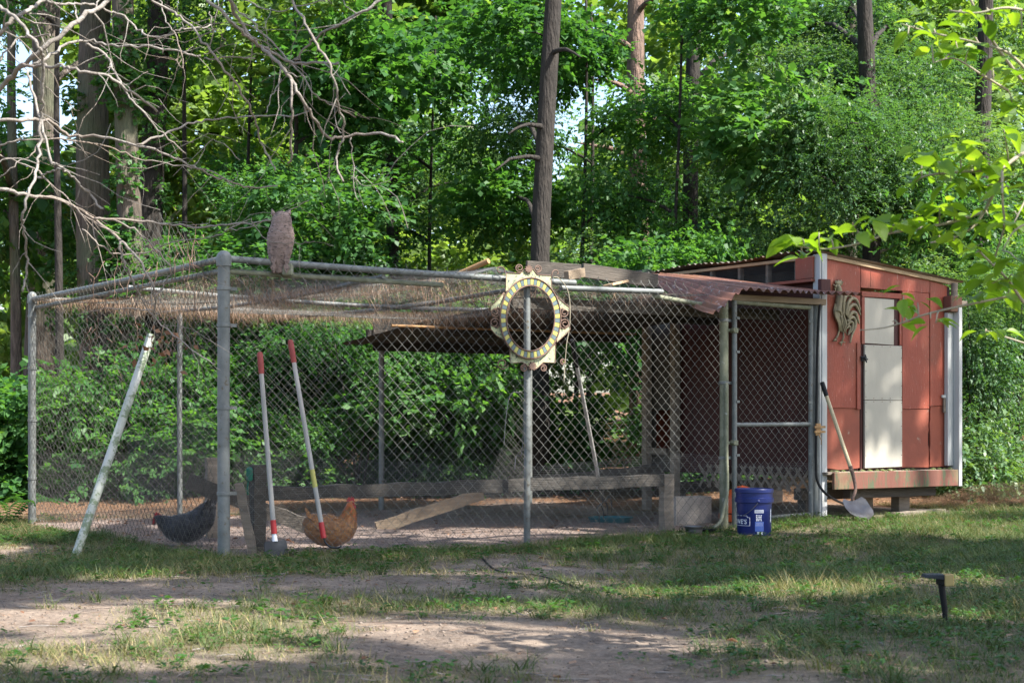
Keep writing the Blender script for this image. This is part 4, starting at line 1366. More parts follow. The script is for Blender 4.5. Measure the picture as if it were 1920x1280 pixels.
# door
door = wpoly([(D0 + .014, .478), (D1 - .002, .478), (D1 - .002, 2.0), (D0 + .014, 2.0)], .006, .016, 'door', 'maroon')
wpoly([(D0 + .045, 1.075), (D1 - .008, 1.075), (D1 - .008, 1.545), (D0 + .045, 1.545)], -.016, .018, 'door_panel', 'ivory', door, label='upper ivory plywood panel of the door')
wpoly([(D0 + .045, .492), (D1 - .008, .498), (D1 - .008, 1.071), (D0 + .045, 1.071)], -.018, .020, 'door_panel', 'ivory', door, label='lower ivory plywood panel of the door')
for a, b, c_, d_ in ((D0 + .016, D1 - .004, 1.955, 2.0), (D0 + .016, D0 + .052, 1.552, 1.952), (D1 - .03, D1 - .004, 1.552, 1.952)):
    wpoly([(a, c_), (b, c_), (b, d_), (a, d_)], -.010, .014, 'door_frame', 'red', door)
wpoly([(D0 + .056, 1.560), (D1 - .095, 1.552), (D1 - .092, 1.945), (D0 + .056, 1.950)], -.003, .008, 'window_board', 'ivory', door)
dh = MB()
dh.tube([L(D0 - .02, -.03, 1.44), L(D0 + .0, -.06, 1.43), L(D0 + .05, -.04, 1.42)], .008, 8)
dh.tube([L(D0 + .01, -.055, 1.46), L(D0 + .02, -.06, 1.39)], .006, 8)
dh.obox(L(D0 + .015, -.03, 1.425), Vector((U[0], U[1], 0)) * .03, Vector((V[0], V[1], 0)) * .008, (0, 0, .02))
dh.build('door_latch', M['steel_dark'], door)
sm = MB()
for z in (.60, .72, .85, .97, 1.05, 1.10, 1.2, 1.32, 1.44, 1.53):
    for uu in (D0 + .055, D1 - .018):
        sm.lathe([(.004, 0), (.003, .002)], L(uu, -.0185, z), 6, axis=(-V[0], -V[1], 0))
for uu in (D0 + .15, D0 + .25, D0 + .35):
    for z in (1.06, 1.09, 1.535):
        sm.lathe([(.004, 0), (.003, .002)], L(uu, -.0185, z), 6, axis=(-V[0], -V[1], 0))
sm.build('screws', M['rust'], door, kind='stuff')
# side of the coop that faces the run
def spoly(pts, u, d, name, mat, parent=coop, bevel=.002):
    """panel in the plane of the run-side wall: (v,z) outline"""
    return MB().prism([L(u, v, z) for v, z in pts], Vector((-U[0], -U[1], 0)), -d).build(name, M[mat], parent, bevel=bevel)


edges = [0.03, .55, 1.12, 1.68]
for i in range(3):
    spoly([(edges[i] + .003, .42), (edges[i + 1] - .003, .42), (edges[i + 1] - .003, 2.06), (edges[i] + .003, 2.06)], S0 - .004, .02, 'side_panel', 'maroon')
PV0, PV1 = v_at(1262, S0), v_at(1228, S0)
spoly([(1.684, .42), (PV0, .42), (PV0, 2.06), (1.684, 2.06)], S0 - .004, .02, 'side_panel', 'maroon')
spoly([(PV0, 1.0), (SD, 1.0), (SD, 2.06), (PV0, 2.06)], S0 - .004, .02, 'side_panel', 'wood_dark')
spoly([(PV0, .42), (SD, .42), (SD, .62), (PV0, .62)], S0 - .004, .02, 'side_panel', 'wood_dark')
spoly([(PV1, .625), (SD, .625), (SD, .995), (PV1, .995)], S0 - .004, .02, 'side_panel', 'wood_dark')
for vv2 in (v_at(1268, S0 - .05), v_at(1215, S0 - .05)):
    MB().lbox(S0 - .10, S0 - .03, vv2 - .035, vv2 + .035, .05, 1.85).build('pop_hole_post', M['wood_grey'], coop, bevel=.004)
MB().lbox(S0 - .09, S0 - .03, PV0, PV1 + .1, .58, .64).build('pop_hole_sill', M['wood_grey'], coop, bevel=.004)
# vent strip under the roof
MB().lbox(S0 - .09, S0 + .02, .03, SD, 2.06, 2.085).build('vent_ledge', M['red'], coop, bevel=.002)
MB().lbox(S0 - .075, S0 - .055, .03, .24, 2.09, ZL - .015).build('vent_end_panel', M['red'], coop, bevel=.002)
for vv2 in (.26, .62, .98, 1.36, 1.75, 2.12, SD - .03):
    MB().lbox(S0 - .05, S0 - .005, vv2 - .017, vv2 + .017, 2.088, ZL - .012).build('vent_stud', M['wood_grey'], coop, bevel=.002)
MB().lbox(S0 - .07, S0 - .02, .03, SD, ZL - .034, ZL - .008).build('roof_plate', M['wood_tan'], coop, bevel=.002)
square_mesh('vent_mesh', .24, SD, 2.088, ZL - .035, lambda s, z, o: L(S0 - .055 + o * .3, s, z), coop, step=.0127, r=.0009)
MB().lbox(S0 + .35, S0 + .37, .05, SD, 2.0, ZL - .06).build('vent_backing', M['dark_tin'], coop)  # dark sheet standing behind the vent openings
# other walls
MB().lbox(S1 - .04, S1 - .02, .03, SD, .42, ZR - .03).build('side_wall', M['red'], coop, bevel=.002)
MB().lbox(S0 + .02, S1 - .05, SD - .02, SD, .42, 2.06).build('back_wall', M['red'], coop, bevel=.002)
MB().lbox(S0 + .02, S1 - .05, .045, SD - .03, .42, .46).build('coop_floor', M['wood_grey'], coop)
# roof
rm = MB(); vs = []; fs = []
nu, nvv = 4, 90
for sg in (0, -.004):
    for i in range(nu + 1):
        u = S0 - .11 + (S1 + .08 - S0 + .11) * i / nu
        for j in range(nvv + 1):
            v = -.055 + (SD + .15) * j / nvv
            z = zroof(u) + .018 + .009 * math.sin(v * 2 * math.pi / .076) + .012 * math.sin(v * 5) * (1 if i == 0 else .2)
            vs.append(L(u, v, z + sg))
k = (nu + 1) * (nvv + 1)
for i in range(nu):
    for j in range(nvv):
        a = i * (nvv + 1) + j
        q = (a, a + 1, a + nvv + 2, a + nvv + 1)
        fs.append(q); fs.append(tuple(reversed([x + k for x in q])))
roof_o = rm.add(vs, fs).build('roof', M['tin'], coop, smooth=True)
# fascia strip along the slope of the door wall
fm = MB().prism([L(S0 - .02, -.03, zroof(S0) - .028), L(S1 + .03, -.03, zroof(S1) - .026), L(S1 + .03, -.03, zroof(S1) + .006), L(S0 - .02, -.03, zroof(S0) + .006)], Vector((V[0], V[1], 0)), .03)
fm.build('fascia', M['wood_tan'], roof_o, bevel=.002)
# corner posts and trim
MB().lbox(S0 - .028, S0 + .032, -.032, -.006, .10, ZL + .01).build('corner_board', M['white_wood'], coop, bevel=.003)
MB().lbox(S0 - .05, S0 - .030, -.026, .055, .10, ZL + .005).build('corner_board', M['white_wood'], coop, bevel=.003)
MB().lbox(S1 - .125, S1 - .052, -.05, -.008, .50, 1.855).build('corner_board', M['white_wood'], coop, bevel=.003)
MB().lbox(S1 - .050, S1 - .008, -.112, -.01, .318, 1.90).build('corner_board', M['white_wood'], coop, bevel=.003)
MB().lbox(S1 - .14, S1 + .005, -.10, -.012, 1.86, 2.0).build('beam_end', M['red_beam'], coop, bevel=.004)
MB().lbox(S1 + .006, S1 + .12, -.06, -.02, 1.925, 1.965).build('outrigger', M['wood_grey'], coop, bevel=.003)
MB().tube([L(S1 - .03, -.04, 2.0), L(S1 - .03, -.04, 2.12)], .03, 12).build('corner_pipe', M['wood_grey'], coop, smooth=40)
MB().lbox(S1 - .17, S1 - .126, -.03, -.012, 1.10, 1.125).build('cleat', M['white_wood'], coop, bevel=.002)
MB().lbox(S1 - .15, S1 - .127, -.03, -.012, .97, 1.095).build('cleat', M['wood_grey'], coop, bevel=.002)
MB().lbox(S0 - .08, S0 + .03, -.075, -.034, 1.96, 2.075).build('bracket', M['maroon'], coop, bevel=.003)
# deck lip and beam
MB().lbox(S0 - .026, S1 - .06, -.078, .02, .445, .468).build('deck_board', M['wood_grey'], coop, bevel=.003)
mm = MB()
for i in range(46):
    uu = S0 + .02 + 1.5 * rg.random(); vv2 = -.074 + .06 * rg.random(); s_ = .008 + .02 * rg.random()
    mm.lathe([(s_, -.004), (s_ * .9, s_ * .35), (s_ * .4, s_ * .6), (.001, s_ * .66)], L(uu, vv2, .468), 7)
mm.build('moss_cushions', M['moss'], coop, smooth=True, kind='stuff')
MB().lbox(S0 + .036, S1 - .056, -.110, -.080, .322, .466).build('skirt_beam', M['red_beam'], coop, bevel=.004)
MB().lbox(S0 - .0, S1 - .3, .25, .34, .22, .32).build('skid', M['wood_dark'], coop, bevel=.004)
MB().lbox(S0 + .35, S1 - .20, .02, .11, .235, .318).build('skid', M['wood_dark'], coop, bevel=.004)
MB().lbox(S0 - .0, S1 - .1, 2.0, 2.09, .22, .32).build('skid', M['wood_dark'], coop, bevel=.004)
for uu, vv2 in ((S0 + .12, .30), (S0 + .80, .30), (S0 + .12, 2.05), (S1 - .25, 2.05), (S1 - .35, .3)):
    g = gz1(*L(uu, vv2, 0)[:2])
    MB().lbox(uu - .07, uu + .07, vv2 - .05, vv2 + .05, g - .05, .22 if vv2 > 0.1 else .32).build('pier', M['wood_grey'] if uu > S0 + .5 else M['wood_dark'], coop, bevel=.005)
# lattice skirt on the run side
for i in range(12):
    v0_ = .08 + i * .115
    for sg in (0, 1):
        a = L(S0 - .055 - .008 * sg, v0_ + (.0 if sg else .17), .30); b = L(S0 - .055 - .008 * sg, v0_ + (.17 if sg else .0), .50)
        MB().board(a, b, .026, .006, up=(V[0], V[1], .001)).build('lattice_slat', M['white_wood'] if False else M['wood_grey'], coop)

# awning of corrugated sheets
def awn_z(u, v):
    t = (v + .22) / 1.65
    z = 1.945 + .26 * t
    dr = float(1 - sst(3.98, 4.40, u)) * float(1 - sst(-.22, .75, v))
    z -= .21 * dr
    z -= .012 * math.sin((u - 4.2) * 2.2)
    return z


for k2, (ua, ub, dz, lab) in enumerate(((3.98, 4.78, 0.0, 'rust-red corrugated awning sheet with a drooping corner beside the gate hinge'),
                                        (4.72, 5.58, .010, 'rust-red corrugated awning sheet over the gate reaching past the coop corner'))):
    aw = MB(); vs = []; fs = []
    nu, nvv = int((ub - ua) / .0085), 14
    for sg in (0, -.003):
        for i in range(nu + 1):
            u = ua + (ub - ua) * i / nu
            for j in range(nvv + 1):
                v = -.22 + 1.65 * j / nvv - .03 * math.sin(u * 7) * (j == 0)
                if k2 == 1: v -= .02
                vs.append(L(u, v, awn_z(u, v) + dz + .0135 * math.sin((u - 4.0) * 2 * math.pi / .0762) + sg))
    k = (nu + 1) * (nvv + 1)
    for i in range(nu):
        u = ua + (ub - ua) * (i + 1) / nu
        for j in range(nvv):
            if u > S0 - .095 and j >= 1: continue
            a = i * (nvv + 1) + j
            q = (a, a + 1, a + nvv + 2, a + nvv + 1)
            fs.append(q); fs.append(tuple(reversed([x + k for x in q])))
    o = aw.add(vs, fs).build('corrugated_sheet', M['corr'], None, smooth=True)
    tag(o, lab, 'roof sheet', 'corrugated awning sheets')
for (a, b, lab) in ((L(4.33, -.02, 1.885), L(5.36, -.05, 1.885), 'tan timber carrying the front edge of the awning'), (L(4.3, 1.2, 2.10), L(5.27, 1.2, 2.10), 'tan timber carrying the back edge of the awning')):
    tag(MB().board(a, b, .05, .04).build('awning_beam', M['wood_tan_h'], None, bevel=.003), lab, 'beam')

NV = Vector((-V[0], -V[1], 0))            # out of the front fence, towards the yard
UW = Vector((U[0], U[1], 0))

# ------------------------------------------------------------------ timbers inside the run
def wob_board(a, b, wid, thk, n=10, amp=.008, up=(0, 0, 1), seed=0):
    """weathered board: a bar with uneven edges"""
    r_ = random.Random(seed)
    a = Vector(a); b = Vector(b); d = (b - a)
    nn = Vector(up); nn = (nn - d.normalized() * nn.dot(d.normalized())).normalized(); t = d.normalized().cross(nn)
    vs = []; fs = []
    for i in range(n + 1):
        c = a + d * i / n + nn * r_.gauss(0, amp * .5)
        for s1, s2 in ((-1, -1), (1, -1), (1, 1), (-1, 1)):
            vs.append(c + nn * s1 * (wid / 2 + r_.gauss(0, amp * .5)) + t * s2 * (thk / 2 + r_.gauss(0, amp * .2)))
    for i in range(n):
        for k in range(4):
            k2 = (k + 1) % 4
            fs.append((i * 4 + k, i * 4 + k2, i * 4 + 4 + k2, i * 4 + 4 + k))
    fs += [(3, 2, 1, 0), (n * 4, n * 4 + 1, n * 4 + 2, n * 4 + 3)]
    return MB().add(vs, fs)


t_a = pen(478, 926, .16); t_b = pen(1240, 900, .22)
o = wob_board(t_a, t_b, .095, .07, 22, .008, seed=3).build('weathered_timber', M['wood_dark_h'], None)
tag(o, 'long weathered timber rail running low along the inside of the front fence', 'timber')
g = L(u_at(483, .14), .14, 0)
o = wob_board((g.x, g.y, -.1), (g.x, g.y, .60), .085, .085, 6, .005, up=UW, seed=5).build('timber_post', M['wood_dark'], None)
tag(o, 'dark treated timber post with green rope inside the near corner', 'post')
rp = MB().lathe([(.001, 0), (.018, .004), (.024, .02), (.020, .035), (.025, .05), (.019, .062), (.024, .078), (.015, .092), (.001, .098)], (g.x - .045, g.y - .06, .49), 12)
rp.tube([(g.x - .05, g.y - .05, .50), (g.x - .06, g.y - .06, .45), (g.x - .055, g.y - .06, .40)], .006, 6)
o = rp.build('rope', M['teal'], None, smooth=True)
o.data.materials[0] = surf('green_rope', (.02, .20, .12), (.015, .12, .08), rough=.8, bump=.3)
tag(o, 'green rope wound round the dark timber post', 'rope')
g = L(u_at(1250, .25), .25, 0)
o = wob_board((g.x, g.y, -.1), (g.x, g.y, .47), .10, .07, 6, .005, up=UW, seed=6).build('timber_post', M['wood_grey'], None)
tag(o, 'grey timber post carrying the far end of the low rail', 'post')
o = wob_board(pen(706, 990, 1.9) , pen(905, 925, 1.7), .10, .035, 12, .005, seed=8).build('sloping_plank', M['wood_tan_h'], None)
tag(o, 'sunlit plank sloping from the dirt up to the low timber rail', 'plank')
o = wob_board(pen(352, 900, .9), pen(575, 985, .55), .11, .035, 10, .008, seed=9).build('sloping_plank', M['wood_grey_h'], None)
tag(o, 'grey plank sloping down behind the buff hen', 'plank')
o = wob_board(pen(448, 905, .10), pen(474, 1040, .06), .06, .05, 8, .008, seed=10).build('leaning_stake', M['wood_grey'], None)
tag(o, 'pale stake leaning between the corner post and the dark timber post', 'stake')
o = wob_board(L(.55, 1.5, .02), L(.55, 1.5, .62), .09, .05, 6, .006, up=UW, seed=14).build('timber_stub', M['wood_grey'], None)
tag(o, 'grey timber stub standing behind the black hen', 'post')
o = wob_board(pen(900, 915, 2.2), pen(1240, 880, 2.0), .10, .04, 12, .008, seed=11).build('weathered_timber', M['wood_grey_h'], None)
tag(o, 'second timber lying deeper in the run behind the rail', 'timber')
# concrete block, feeder and tray
g = L(u_at(1288, .8), .8, 0); gzz = gz1(g.x, g.y) - .02
b = MB()
for du in (-.18, 0, .18):
    b.obox((g.x + U[0] * du, g.y + U[1] * du, gzz + .12), UW * .016, NV * .09, (0, 0, .14))
for dv in (-.08, .08):
    b.obox((g.x + V[0] * dv, g.y + V[1] * dv, gzz + .12), UW * .178, NV * .012, (0, 0, .14))
o = b.build('concrete_block', M['concrete'], None)
tag(o, 'hollow concrete block standing upright beside the far end of the low rail', 'block')
g = L(u_at(1392, .45), .45, 0); gzz = gz1(g.x, g.y)
fd = thing('poultry_feeder', 'orange plastic poultry feeder behind the gate mesh', 'feeder', (g.x, g.y, gzz))
MB().lathe([(.19, 0), (.20, .03), (.20, .06), (.17, .05), (.10, .04)], (g.x, g.y, gzz + .0), 24).build('feed_tray', M['orange'], fd, smooth=40)
MB().lathe([(.15, .05), (.15, .17), (.11, .24), (.04, .27), (.001, .28)], (g.x, g.y, gzz + .02), 24).build('hopper', M['orange'], fd, smooth=40)
g = L(u_at(1145, 1.5), 1.5, 0); gzz = gz1(g.x, g.y)
o = MB().lathe([(.001, .012), (.17, .012), (.19, .045), (.20, .045), (.18, 0), (.001, 0)], (g.x, g.y, gzz), 28, close=False).build('feed_dish', M['teal'], None, smooth=40)
tag(o, 'shallow turquoise dish on the run floor behind the black-gripped tool', 'dish')


# ------------------------------------------------------------------ hens
M['plume_buff_hen'] = leaf_mat('buff_plumage', [(0, (.22, .09, .03)), (.5, (.34, .15, .05)), (1, (.48, .26, .11))], trans=.1, tcol=(1, .9, .7), spec=.2, rough=.7)
M['plume_black_hen'] = leaf_mat('black_plumage', [(0, (.008, .008, .012)), (.6, (.012, .012, .017)), (1, (.028, .028, .036))], trans=.05, tcol=(1, 1, 1), spec=.4, rough=.45)
def hen(name, label, base, fwd, secs, mat, head, parts):
    fwd = Vector((fwd[0], fwd[1], 0)).normalized(); sd = Vector((-fwd.y, fwd.x, 0))
    root = thing(name, label, 'hen', base, None)
    B0 = Vector(base)
    S = smooth_path([(a, b, c, d) for a, b, c, d in secs], 3)
    n = 20; vs = []; fs = []; neck = []
    for i, s in enumerate(S):
        p0 = S[max(i - 1, 0)]; p1 = S[min(i + 1, len(S) - 1)]
        tx, tz = p1[0] - p0[0], p1[1] - p0[1]; l_ = math.hypot(tx, tz) + 1e-9
        nxx, nzz = -tz / l_, tx / l_
        for k in range(n):
            a = 2 * math.pi * k / n
            rr_ = 1 + .035 * math.sin(k * 2.3 + i * 1.9)
            y = s[2] * math.cos(a) * rr_; h_ = s[3] * math.sin(a) * rr_
            vs.append(B0 + fwd * (s[0] + nxx * h_) + sd * y + Vector((0, 0, s[1] + nzz * h_)))
            q = i / (len(S) - 1)
            neck.append(float(sst(.58, .68, q) * (1 - sst(.90, .97, q))))
    for i in range(len(S) - 1):
        for k in range(n):
            k2 = (k + 1) % n
            fs.append((i * n + k, i * n + k2, (i + 1) * n + k2, (i + 1) * n + k))
    fs += [tuple(reversed(range(n))), tuple(range((len(S) - 1) * n, len(S) * n))]
    o = MB().add(vs, fs).build('body', mat, root, smooth=True)
    at = o.data.attributes.new('neck', 'FLOAT', 'POINT'); at.data.foreach_set('value', np.array(neck, np.float32))
    # overlapping feathers laid over the body
    VA = np.array([tuple(v) for v in vs]).reshape(len(S), n, 3)
    cen = VA.mean(1, keepdims=True)
    fp = []; fd = []; fn = []
    r3 = random.Random(len(name))
    for q in range(520):
        i = r3.randint(2, len(S) - 7); k = r3.randint(0, n - 1)
        p = VA[i, k] * (1 - .5) + VA[i + 1, (k + 1) % n] * .5
        nn_ = p - cen[i, 0]; nn_ = nn_ / np.linalg.norm(nn_)
        fp.append(p + nn_ * .001); fn.append(nn_); dd = VA[i - 1, k] - VA[i, k]; dd = dd / np.linalg.norm(dd) + nn_ * .16 + np.array([0, 0, -.25]); fd.append(dd / np.linalg.norm(dd))
    fp = np.array(fp); m3 = len(fp)
    l3 = .022 + .020 * rng.random(m3)
    v3, f3, a3 = leaf_quads(fp, np.array(fd), np.array(fn), l3, l3 * .6, rng.random(m3), droop=.05, fold=-.12)
    np_mesh('plumage', v3 - np.array(B0), f3, M['plume_' + name], parent=root, attrs={'rnd': ('FACE', a3)}, kind='stuff')
    hx, hz_ = head
    def W(x, y, z): return B0 + fwd * x + sd * y + Vector((0, 0, z))
    # comb, wattles, beak, eyes
    prof = [(-.030, .004), (-.034, .022), (-.022, .020), (-.016, .038), (-.006, .026), (.003, .042), (.010, .028), (.020, .034), (.022, .014), (.026, .0)]
    MB().prism([W(hx + a, -.003, hz_ + .010 + b) for a, b in prof], sd, .006).build('comb', M['comb'], root, bevel=.001)
    for s in (-1, 1):
        MB().lathe([(.001, -.034), (.008, -.030), (.010, -.018), (.007, -.006), (.002, 0)], W(hx + .022, s * .012, hz_ - .008), 10).build('wattle', M['comb'], root, smooth=True)
        MB().lathe([(.001, -.004), (.0035, -.002), (.004, .0), (.0035, .002), (.001, .004)], W(hx + .012, s * .0215, hz_ + .006), 8).build('eye', M['eye'], root, smooth=True)
        MB().lathe([(.001, -.002), (.013, -.001), (.014, .001), (.001, .002)], W(hx + .008, s * .0195, hz_ - .002), 10, axis=sd).build('face_patch', M['comb'], root, smooth=True)
    MB().lathe([(.010, 0), (.007, .012), (.003, .024), (.001, .030)], W(hx + .018, 0, hz_ - .001), 8, axis=fwd + Vector((0, 0, -.25))).build('beak', M['horn'], root, smooth=True)
    for s in (-1, 1):
        lx = parts['leg']
        lg = MB().tube([W(lx, s * .04, .10), W(lx + .008, s * .04, .05), W(lx + .004, s * .04, .008)], [.012, .007, .006], 8)
        for a in (-.5, 0, .5):
            lg.tube([W(lx + .004, s * .04, .009), W(lx + .028, s * .04 + a * .02, .010), W(lx + .052, s * .04 + a * .045, .004)], [.005, .0045, .002], 6)
        lg.tube([W(lx + .004, s * .04, .009), W(lx - .022, s * .04, .004)], [.005, .002], 6)
        lg.build('leg', M['leg_skin'], root, smooth=True)
        wg = []
        for i, (wx, wz, wl) in enumerate(((.055, .17, .0), (.03, .205, .0), (-.03, .215, 0), (-.10, .19, 0), (-.125, .165, 0), (-.06, .125, 0), (.01, .115, 0), (.045, .135, 0))):
            wg.append(W(wx, s * (parts['wy'] - .022 * abs(wx) * 8 * abs(wx) * 8 * .25), wz + parts['wz']))
        MB().prism(wg, sd * s, .010).build('wing', mat, root, smooth=True, bevel=.003)
    for i in range(5):                                              # tail feathers
        a = (i - 2) * .22
        tx_, tz_ = parts['tail']
        MB().prism([W(tx_ + .05, a * .10, tz_ - .05), W(tx_ + .0, a * .20 + .014, tz_ + .01), W(tx_ - .03 - .01 * (i % 2), a * .26, tz_ + .055), W(tx_ - .025, a * .2 - .014, tz_ + .0)], sd, .003).build('tail_feather', mat, root)
    return root


hb = pix(622, 1030, 11.22)
hen('buff_hen', 'buff orange hen with red comb standing inside the front fence', (hb.x, 11.22, gz1(hb.x, 11.22)), (1, .18),
    [(-.165, .235, .012, .035), (-.15, .215, .04, .065), (-.115, .175, .07, .095), (-.06, .145, .09, .11), (0, .135, .098, .112), (.055, .145, .092, .108), (.095, .175, .075, .09),
     (.115, .22, .052, .062), (.122, .26, .040, .046), (.128, .295, .032, .034), (.136, .318, .026, .025), (.152, .325, .016, .016)],
    M['buff'], (.134, .320), {'leg': .0, 'wy': .088, 'wz': -.005, 'tail': (-.145, .235)})
hb = pix(345, 1022, 11.62)
hen('black_hen', 'black hen with raised tail bending forward behind the left side mesh', (hb.x, 11.62, gz1(hb.x, 11.62)), (-1, .1),
    [(-.20, .315, .012, .03), (-.18, .28, .035, .06), (-.14, .21, .07, .09), (-.07, .15, .092, .105), (0, .13, .10, .105), (.06, .135, .09, .10), (.105, .15, .07, .08),
     (.14, .17, .050, .058), (.165, .185, .038, .043), (.188, .195, .030, .032), (.205, .197, .024, .024), (.218, .192, .015, .015)],
    M['blackhen'], (.200, .197), {'leg': .0, 'wy': .090, 'wz': -.010, 'tail': (-.185, .30)})

# ------------------------------------------------------------------ owl decoy on the front rail
ob = pen(524, 512, -.01)
owl = thing('owl_decoy', 'faded brown plastic owl decoy perched on the front top rail', 'owl decoy', ob)
prof = [(512, 12, 8), (505, 15, 10), (495, 17, 12), (480, 21, 16), (465, 24, 19), (450, 25.5, 21), (437, 24.5, 21), (428, 22, 19.5), (422, 20, 18), (416, 19, 17.5), (408, 17.5, 16), (402, 14, 13), (398, 9, 8), (396, 3, 3)]
mpp = ob.y / F
n = 48; vs = []; fs = []
PS = smooth_path(prof, 6)
lean_ = lambda py: -2.0 + 5.0 * float(sst(515, 470, py)) if False else (2.5 if py > 500 else 2.5 * (py - 440) / 60)
for i, (py, hw, hd) in enumerate(PS):
    cxp = 526 - (py - 450) * .06
    for k in range(n):
        a = 2 * math.pi * k / n
        row_ = (py - 400) / 9.0
        sc_l = abs(math.sin((a * 24 / 2 / math.pi + .5 * (int(row_) % 2)) * math.pi)) * (1 - (row_ % 1)) if py > 425 else .5 * abs(math.sin(a * 13 + row_))
        q = 1 + .085 * (sc_l - .4)
        vs.append(Vector(((cxp - 960) / F * ob.y + hw * mpp * math.cos(a) * q, ob.y + hd * mpp * math.sin(a) * q, CH + (HZ - py) / F * ob.y)))
for i in range(len(PS) - 1):
    for k in range(n):
        k2 = (k + 1) % n
        fs.append((i * n + k, i * n + k2, (i + 1) * n + k2, (i + 1) * n + k))
fs += [tuple(range(n)), tuple(reversed(range((len(PS) - 1) * n, len(PS) * n)))]
MB().add(vs, fs).build('body', M['owl'], owl, smooth=True)
for sx in (-1, 1):
    t = pix(527 + sx * 12, 404, ob.y)
    MB().tube([t, t + Vector((sx * .012, 0, .018)), t + Vector((sx * .020, 0, .045))], [.020, .014, .002], 8).build('ear_tuft', M['owl'], owl, smooth=True)
    for k in range(3):
        p = pix(527 + sx * 10, 500 - k * 14, ob.y)
        MB().prism([p + Vector((sx * .012 * k, -.055, .03)), p + Vector((sx * .03, -.055, -.01)), p + Vector((sx * .005, -.05, -.05)), p + Vector((-sx * .012, -.055, -.01))], (0, 1, 0), .012).build('wing_feather', M['owl'], owl, bevel=.002)
st = pix(542, 503, ob.y)
MB().obox(st + Vector((-.01, .01, -.01)), (.035, 0, 0), (0, .04, 0), (0, 0, .04)).build('perch_block', M['galv_lichen'], owl, bevel=.008)

# ------------------------------------------------------------------ oval ornament on the fence
def OZ(zx, zy, v=-.060): return pen(900 + zx / 5.82, 490 + zy / 5.82, v)


orn = thing('oval_ornament', 'oval enamel frame striped yellow and slate with iron scrolls hung on the fence', 'wall ornament', OZ(550, 620))
NT = 52
for i in range(NT):
    a0 = 2 * math.pi * (i + .06) / NT; a1 = 2 * math.pi * (i + .94) / NT
    def E(a, rx, ry, v): return OZ(551 + rx * math.cos(a), 620 + ry * math.sin(a), v)
    poly = [E(a0, 320, 430, -.075), E((a0 + a1) / 2, 320, 430, -.075), E(a1, 320, 430, -.075), E(a1, 272, 368, -.075), E((a0 + a1) / 2, 272, 368, -.075), E(a0, 272, 368, -.075)]
    MB().prism(poly, -NV, .010).build('tile', M['yellow_tile' if i % 2 else 'blue_tile'], orn)
rb = MB(); ring = []
vs = []; fs = []
for i in range(96):
    a = 2 * math.pi * i / 96
    for rx, ry, v in ((326, 436, -.068), (266, 362, -.068), (266, 362, -.058), (326, 436, -.058)):
        vs.append(OZ(551 + rx * math.cos(a), 620 + ry * math.sin(a), v))
for i in range(96):
    for k in range(4):
        k2 = (k + 1) % 4; j = (i + 1) % 96
        fs.append((i * 4 + k, i * 4 + k2, j * 4 + k2, j * 4 + k))
rb.add(vs, fs).build('backing_ring', M['rust'], orn, smooth=40)
for rx, ry, r in ((330, 441, .0055), (263, 357, .0055)):
    MB().tube([OZ(551 + rx * math.cos(2 * math.pi * i / 72), 620 + ry * math.sin(2 * math.pi * i / 72), -.076) for i in range(73)], r, 8, cap=False).build('rim', M['rust'], orn, smooth=True)
for poly in ([(288, 125), (440, 132), (485, 80), (580, 84), (625, 145), (778, 155), (784, 300), (700, 250), (550, 205), (400, 250), (278, 330)],
             [(322, 900), (400, 1000), (550, 1060), (720, 1000), (825, 900), (820, 1105), (690, 1100), (640, 1150), (600, 1180), (540, 1180), (500, 1120), (460, 1100), (330, 1112)],
             [(262, 340), (190, 420), (115, 490), (115, 545), (160, 510), (240, 510), (250, 430)],
             [(235, 700), (170, 720), (115, 690), (120, 740), (170, 800), (275, 870), (262, 780)],
             [(838, 380), (900, 440), (975, 500), (970, 550), (920, 520), (865, 515), (860, 450)],
             [(866, 720), (930, 735), (980, 700), (985, 740), (940, 790), (835, 885), (850, 790)]):
    MB().prism([OZ(a, b, -.052) for a, b in poly], -NV, .004).build('mosaic_panel', M['mosaic'], orn)
    pp = [OZ(a, b, -.054) for a, b in poly]
    MB().tube(pp + [pp[0]], .0035, 6).build('panel_edge', M['rust'], orn, smooth=True)
for cx, cy, r, a0, tn in ((165, 555, 55, -1.2, 1.6), (160, 672, 55, 1.2, -1.6), (920, 560, 50, -1.9, -1.6), (926, 680, 52, 1.9, 1.6), (430, 72, 42, 1.2, 1.7), (630, 78, 38, 1.9, -1.7), (832, 130, 46, 2.6, .7), (218, 100, 50, .5, -.9),
                          (245, 1115, 58, .2, 1.5), (480, 1165, 38, -1.0, -1.6), (690, 1165, 36, -2.1, 1.6), (905, 1092, 30, 1.5, 1.5)):
    pts = [OZ(cx + r * (1 - .75 * i / 24) * 1.12 * math.cos(a0 + tn * 2 * math.pi * i / 24), cy + r * (1 - .75 * i / 24) * 1.12 * math.sin(a0 + tn * 2 * math.pi * i / 24), -.056) for i in range(25)]
    MB().tube(pts, .0046, 6).build('scroll', M['rust'], orn, smooth=True)
for cx, cy, r in ((535, 82, 48), (577, 1142, 52)):
    poly = []
    for i in range(20):
        a = 2 * math.pi * i / 20; q = r if i % 2 == 0 else r * .62
        poly.append(OZ(cx + q * math.cos(a), cy + q * math.sin(a), -.070))
    MB().prism(poly, -NV, .010).build('rosette', M['rust'], orn)
o = MB().tube([Vector(p) for p in smooth_path([OZ(a, b, -.048) for a, b in ((800, 170), (860, 185), (945, 290), (980, 450), (978, 700), (945, 900), (925, 1150), (915, 1300))], 5)], .0035, 6).build('hanging_wire', M['twig'], None, smooth=True)
tag(o, 'stiff bent wire hanging beside the oval ornament', 'wire')
